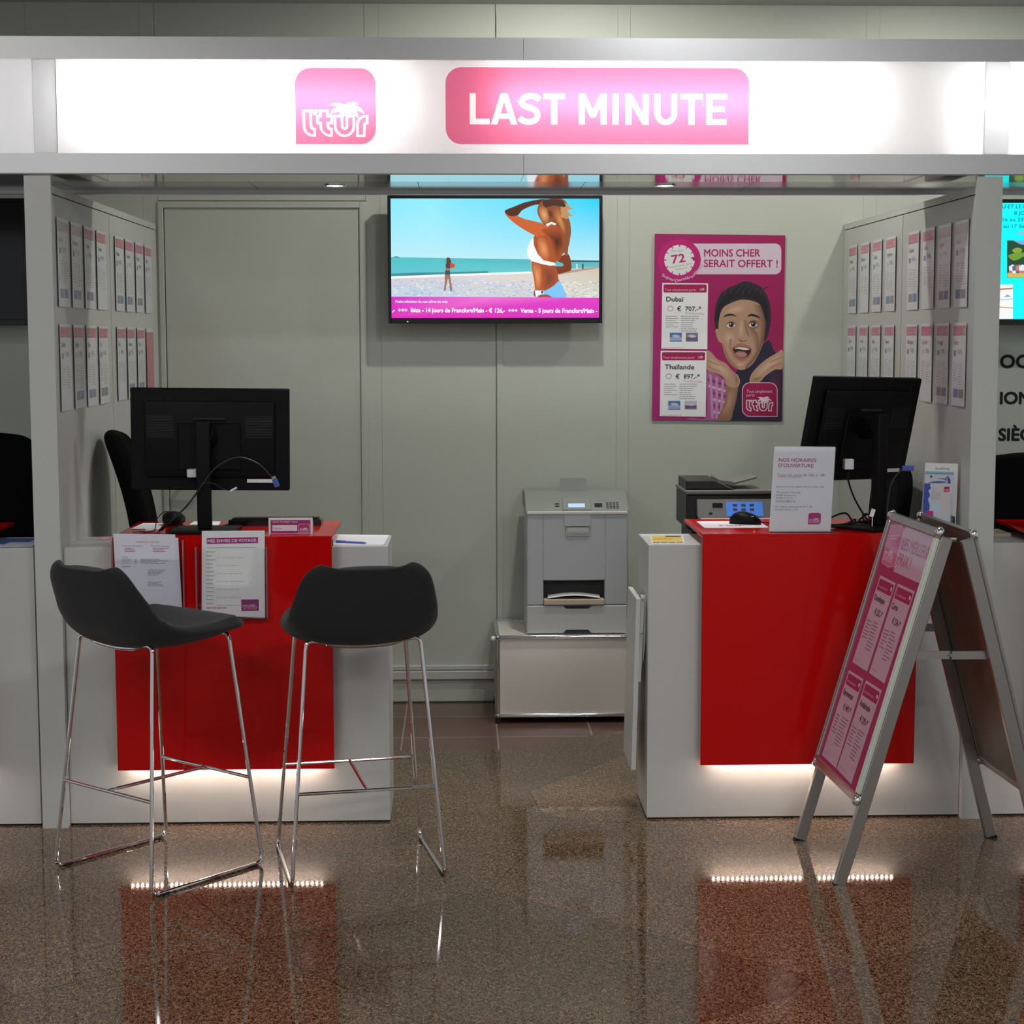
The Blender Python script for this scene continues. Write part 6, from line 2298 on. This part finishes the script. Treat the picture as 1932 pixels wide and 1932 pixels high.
P_.zm(1460, 940, 2.5424)
LP = (0.52, 0.36, 0.45)
P_.poly([(630, 140), (668, 132), (775, 168), (698, 408), (575, 352), (580, 320)], LP, 2)
P_.text('LES MEILLEURS', (610, 245), (752, 303), 46, (0.45, 0.12, 0.22), 3, 0.01)
P_.text('PRIX !', (588, 316), (650, 344), 46, (0.45, 0.12, 0.22), 3, 0.01)
P_.poly([(563, 128), (612, 130), (627, 150), (580, 330), (545, 332), (518, 310), (520, 290)], (0.62, 0.35, 0.46), 2)
P_.poly([(564, 131), (610, 133), (623, 151), (577, 326), (546, 328), (521, 309), (523, 290)], (0.52, 0.16, 0.28), 3)
e0, e1, e2 = P_._m([(548, 185), (600, 203), (516, 305)])
emblem(P_, e0, e1, e2, (0.52, 0.16, 0.28), (0.70, 0.5, 0.58), 3, tile=False)
P_.lines(560, 178, 45, 2, 14, 5, (0.66, 0.45, 0.55), 4, 2)
P_.build('poster_sheet', 'printed_film', ab, label='pink poster sheet under clear film')
# four offer sheets lying in the board
for (tl_, tr2, br_, bl_, name, price, lb) in (
        ((511, 370), (585, 407), (447, 832), (377, 786), 'Dominique', '€ 252,-*', 'upper left offer sheet on the folding board'),
        ((595, 409), (676, 447), (530, 890), (457, 838), 'Corse', '€ 534,-*', 'upper right offer sheet on the folding board, for Corse'),
        ((361, 824), (430, 868), (298, 1295), (231, 1232), 'Fuerteventura', '€ 449,-*', 'lower left offer sheet on the folding board'),
        ((443, 873), (518, 922), (371, 1372), (302, 1298), 'Andalousie', '€ 529,-*', 'lower right offer sheet on the folding board, for Andalousie')):
    P_ = Print(M @ Vector((0, 0, 0.0020)), a_, u_, 0.0002)
    P_.zm(1460, 940, 2.5424)
    tq = [Vector(v).to_2d() for v in (tl_, tr2, br_, bl_)]
    uv = [Vector(P_._m([tuple(v)])[0]) for v in tq]
    Lq = lambda s_, t_: tuple((uv[0] * (1 - s_) + uv[1] * s_) * (1 - t_) + (uv[3] * (1 - s_) + uv[2] * s_) * t_)
    P_.map = lambda q_: Lq(q_[0] / 100, q_[1] / 141)
    P_.sheet([(0, 0), (0, 141), (100, 141), (100, 0)], 0.0004, (0.50, 0.36, 0.43))
    P_.poly([(0, 0), (100, 0), (100, 141), (0, 141)], (0.52, 0.37, 0.45), 1)
    P_.rrect(5, 4, 95, 22, 3, (0.33, 0.035, 0.10), 2)
    P_.text('Tout simplement partir', (9, 17), (70, 17), 4, (0.66, 0.4, 0.5), 3)
    e0, e1, e2 = [Lq(a__ / 100, b__ / 141) for a__, b__ in ((78, 6), (92, 6), (78, 20))]
    P_.poly([(82, 10), (88, 8), (92, 12), (88, 15), (84, 14)], (0.72, 0.55, 0.62), 3)
    P_.text(name, (8, 38), (8 + (36 if len(name) < 6 else 66), 38), 9.5, (0.05, 0.03, 0.05), 3, 0.02)
    P_.text(price, (36, 58), (84, 58), 9.5, (0.05, 0.03, 0.05), 3, 0.02)
    P_.lines(8, 70, 34, 6, 5.2, 1.7, (0.25, 0.16, 0.22), 3, len(name))
    P_.lines(46, 68, 44, 9, 5.2, 1.7, (0.25, 0.16, 0.22), 3, len(name) + 9)
    P_.lines(8, 132, 50, 1, 5, 1.2, (0.4, 0.25, 0.32), 3, 4)
    P_.build('offer_sheet', 'printed_film', ab, label=lb)
# spreader bars
for yq, xs, lb in ((0.030, 0, 'far'), (0, 1, 'near')):
    pa = F1[0] @ Vector((F1[1] * (0.97 if xs else 0.03), L * 0.655, -0.030))
    pb_ = F2[0] @ Vector((F2[1] * (0.97 if xs else 0.03), L * 0.655, -0.030))
    mid = (pa + pb_) / 2
    b = MB()
    for p_, q_ in ((pa, mid + Vector((-0.001, 0, 0))), (mid + Vector((0.001, 0, 0)), pb_)):
        b.box(min(p_.x, q_.x), max(p_.x, q_.x), p_.y - 0.0015, p_.y + 0.0015, min(p_.z, q_.z) - 0.012, max(p_.z, q_.z) + 0.012)
    sb_ = b.build('spreader_bar', 'satin_aluminium', ab)
    b = MB()
    for p_ in (pa, pb_, mid):
        b.cyl(p_ + Vector((0, -0.005, 0)), p_ + Vector((0, 0.005, 0)), 0.005, 10)
    b.build('rivet', 'screw_steel', sb_)
b = MB()
for k in (0.25, 0.75):
    pa = F1[0] @ Vector((F1[1] * k, L - 0.045, -0.020))
    pb_ = F2[0] @ Vector((F2[1] * k, L - 0.045, -0.020))
    b.cyl(pa, pb_, 0.007, 10)
b.build('hinge', 'screw_steel', ab)
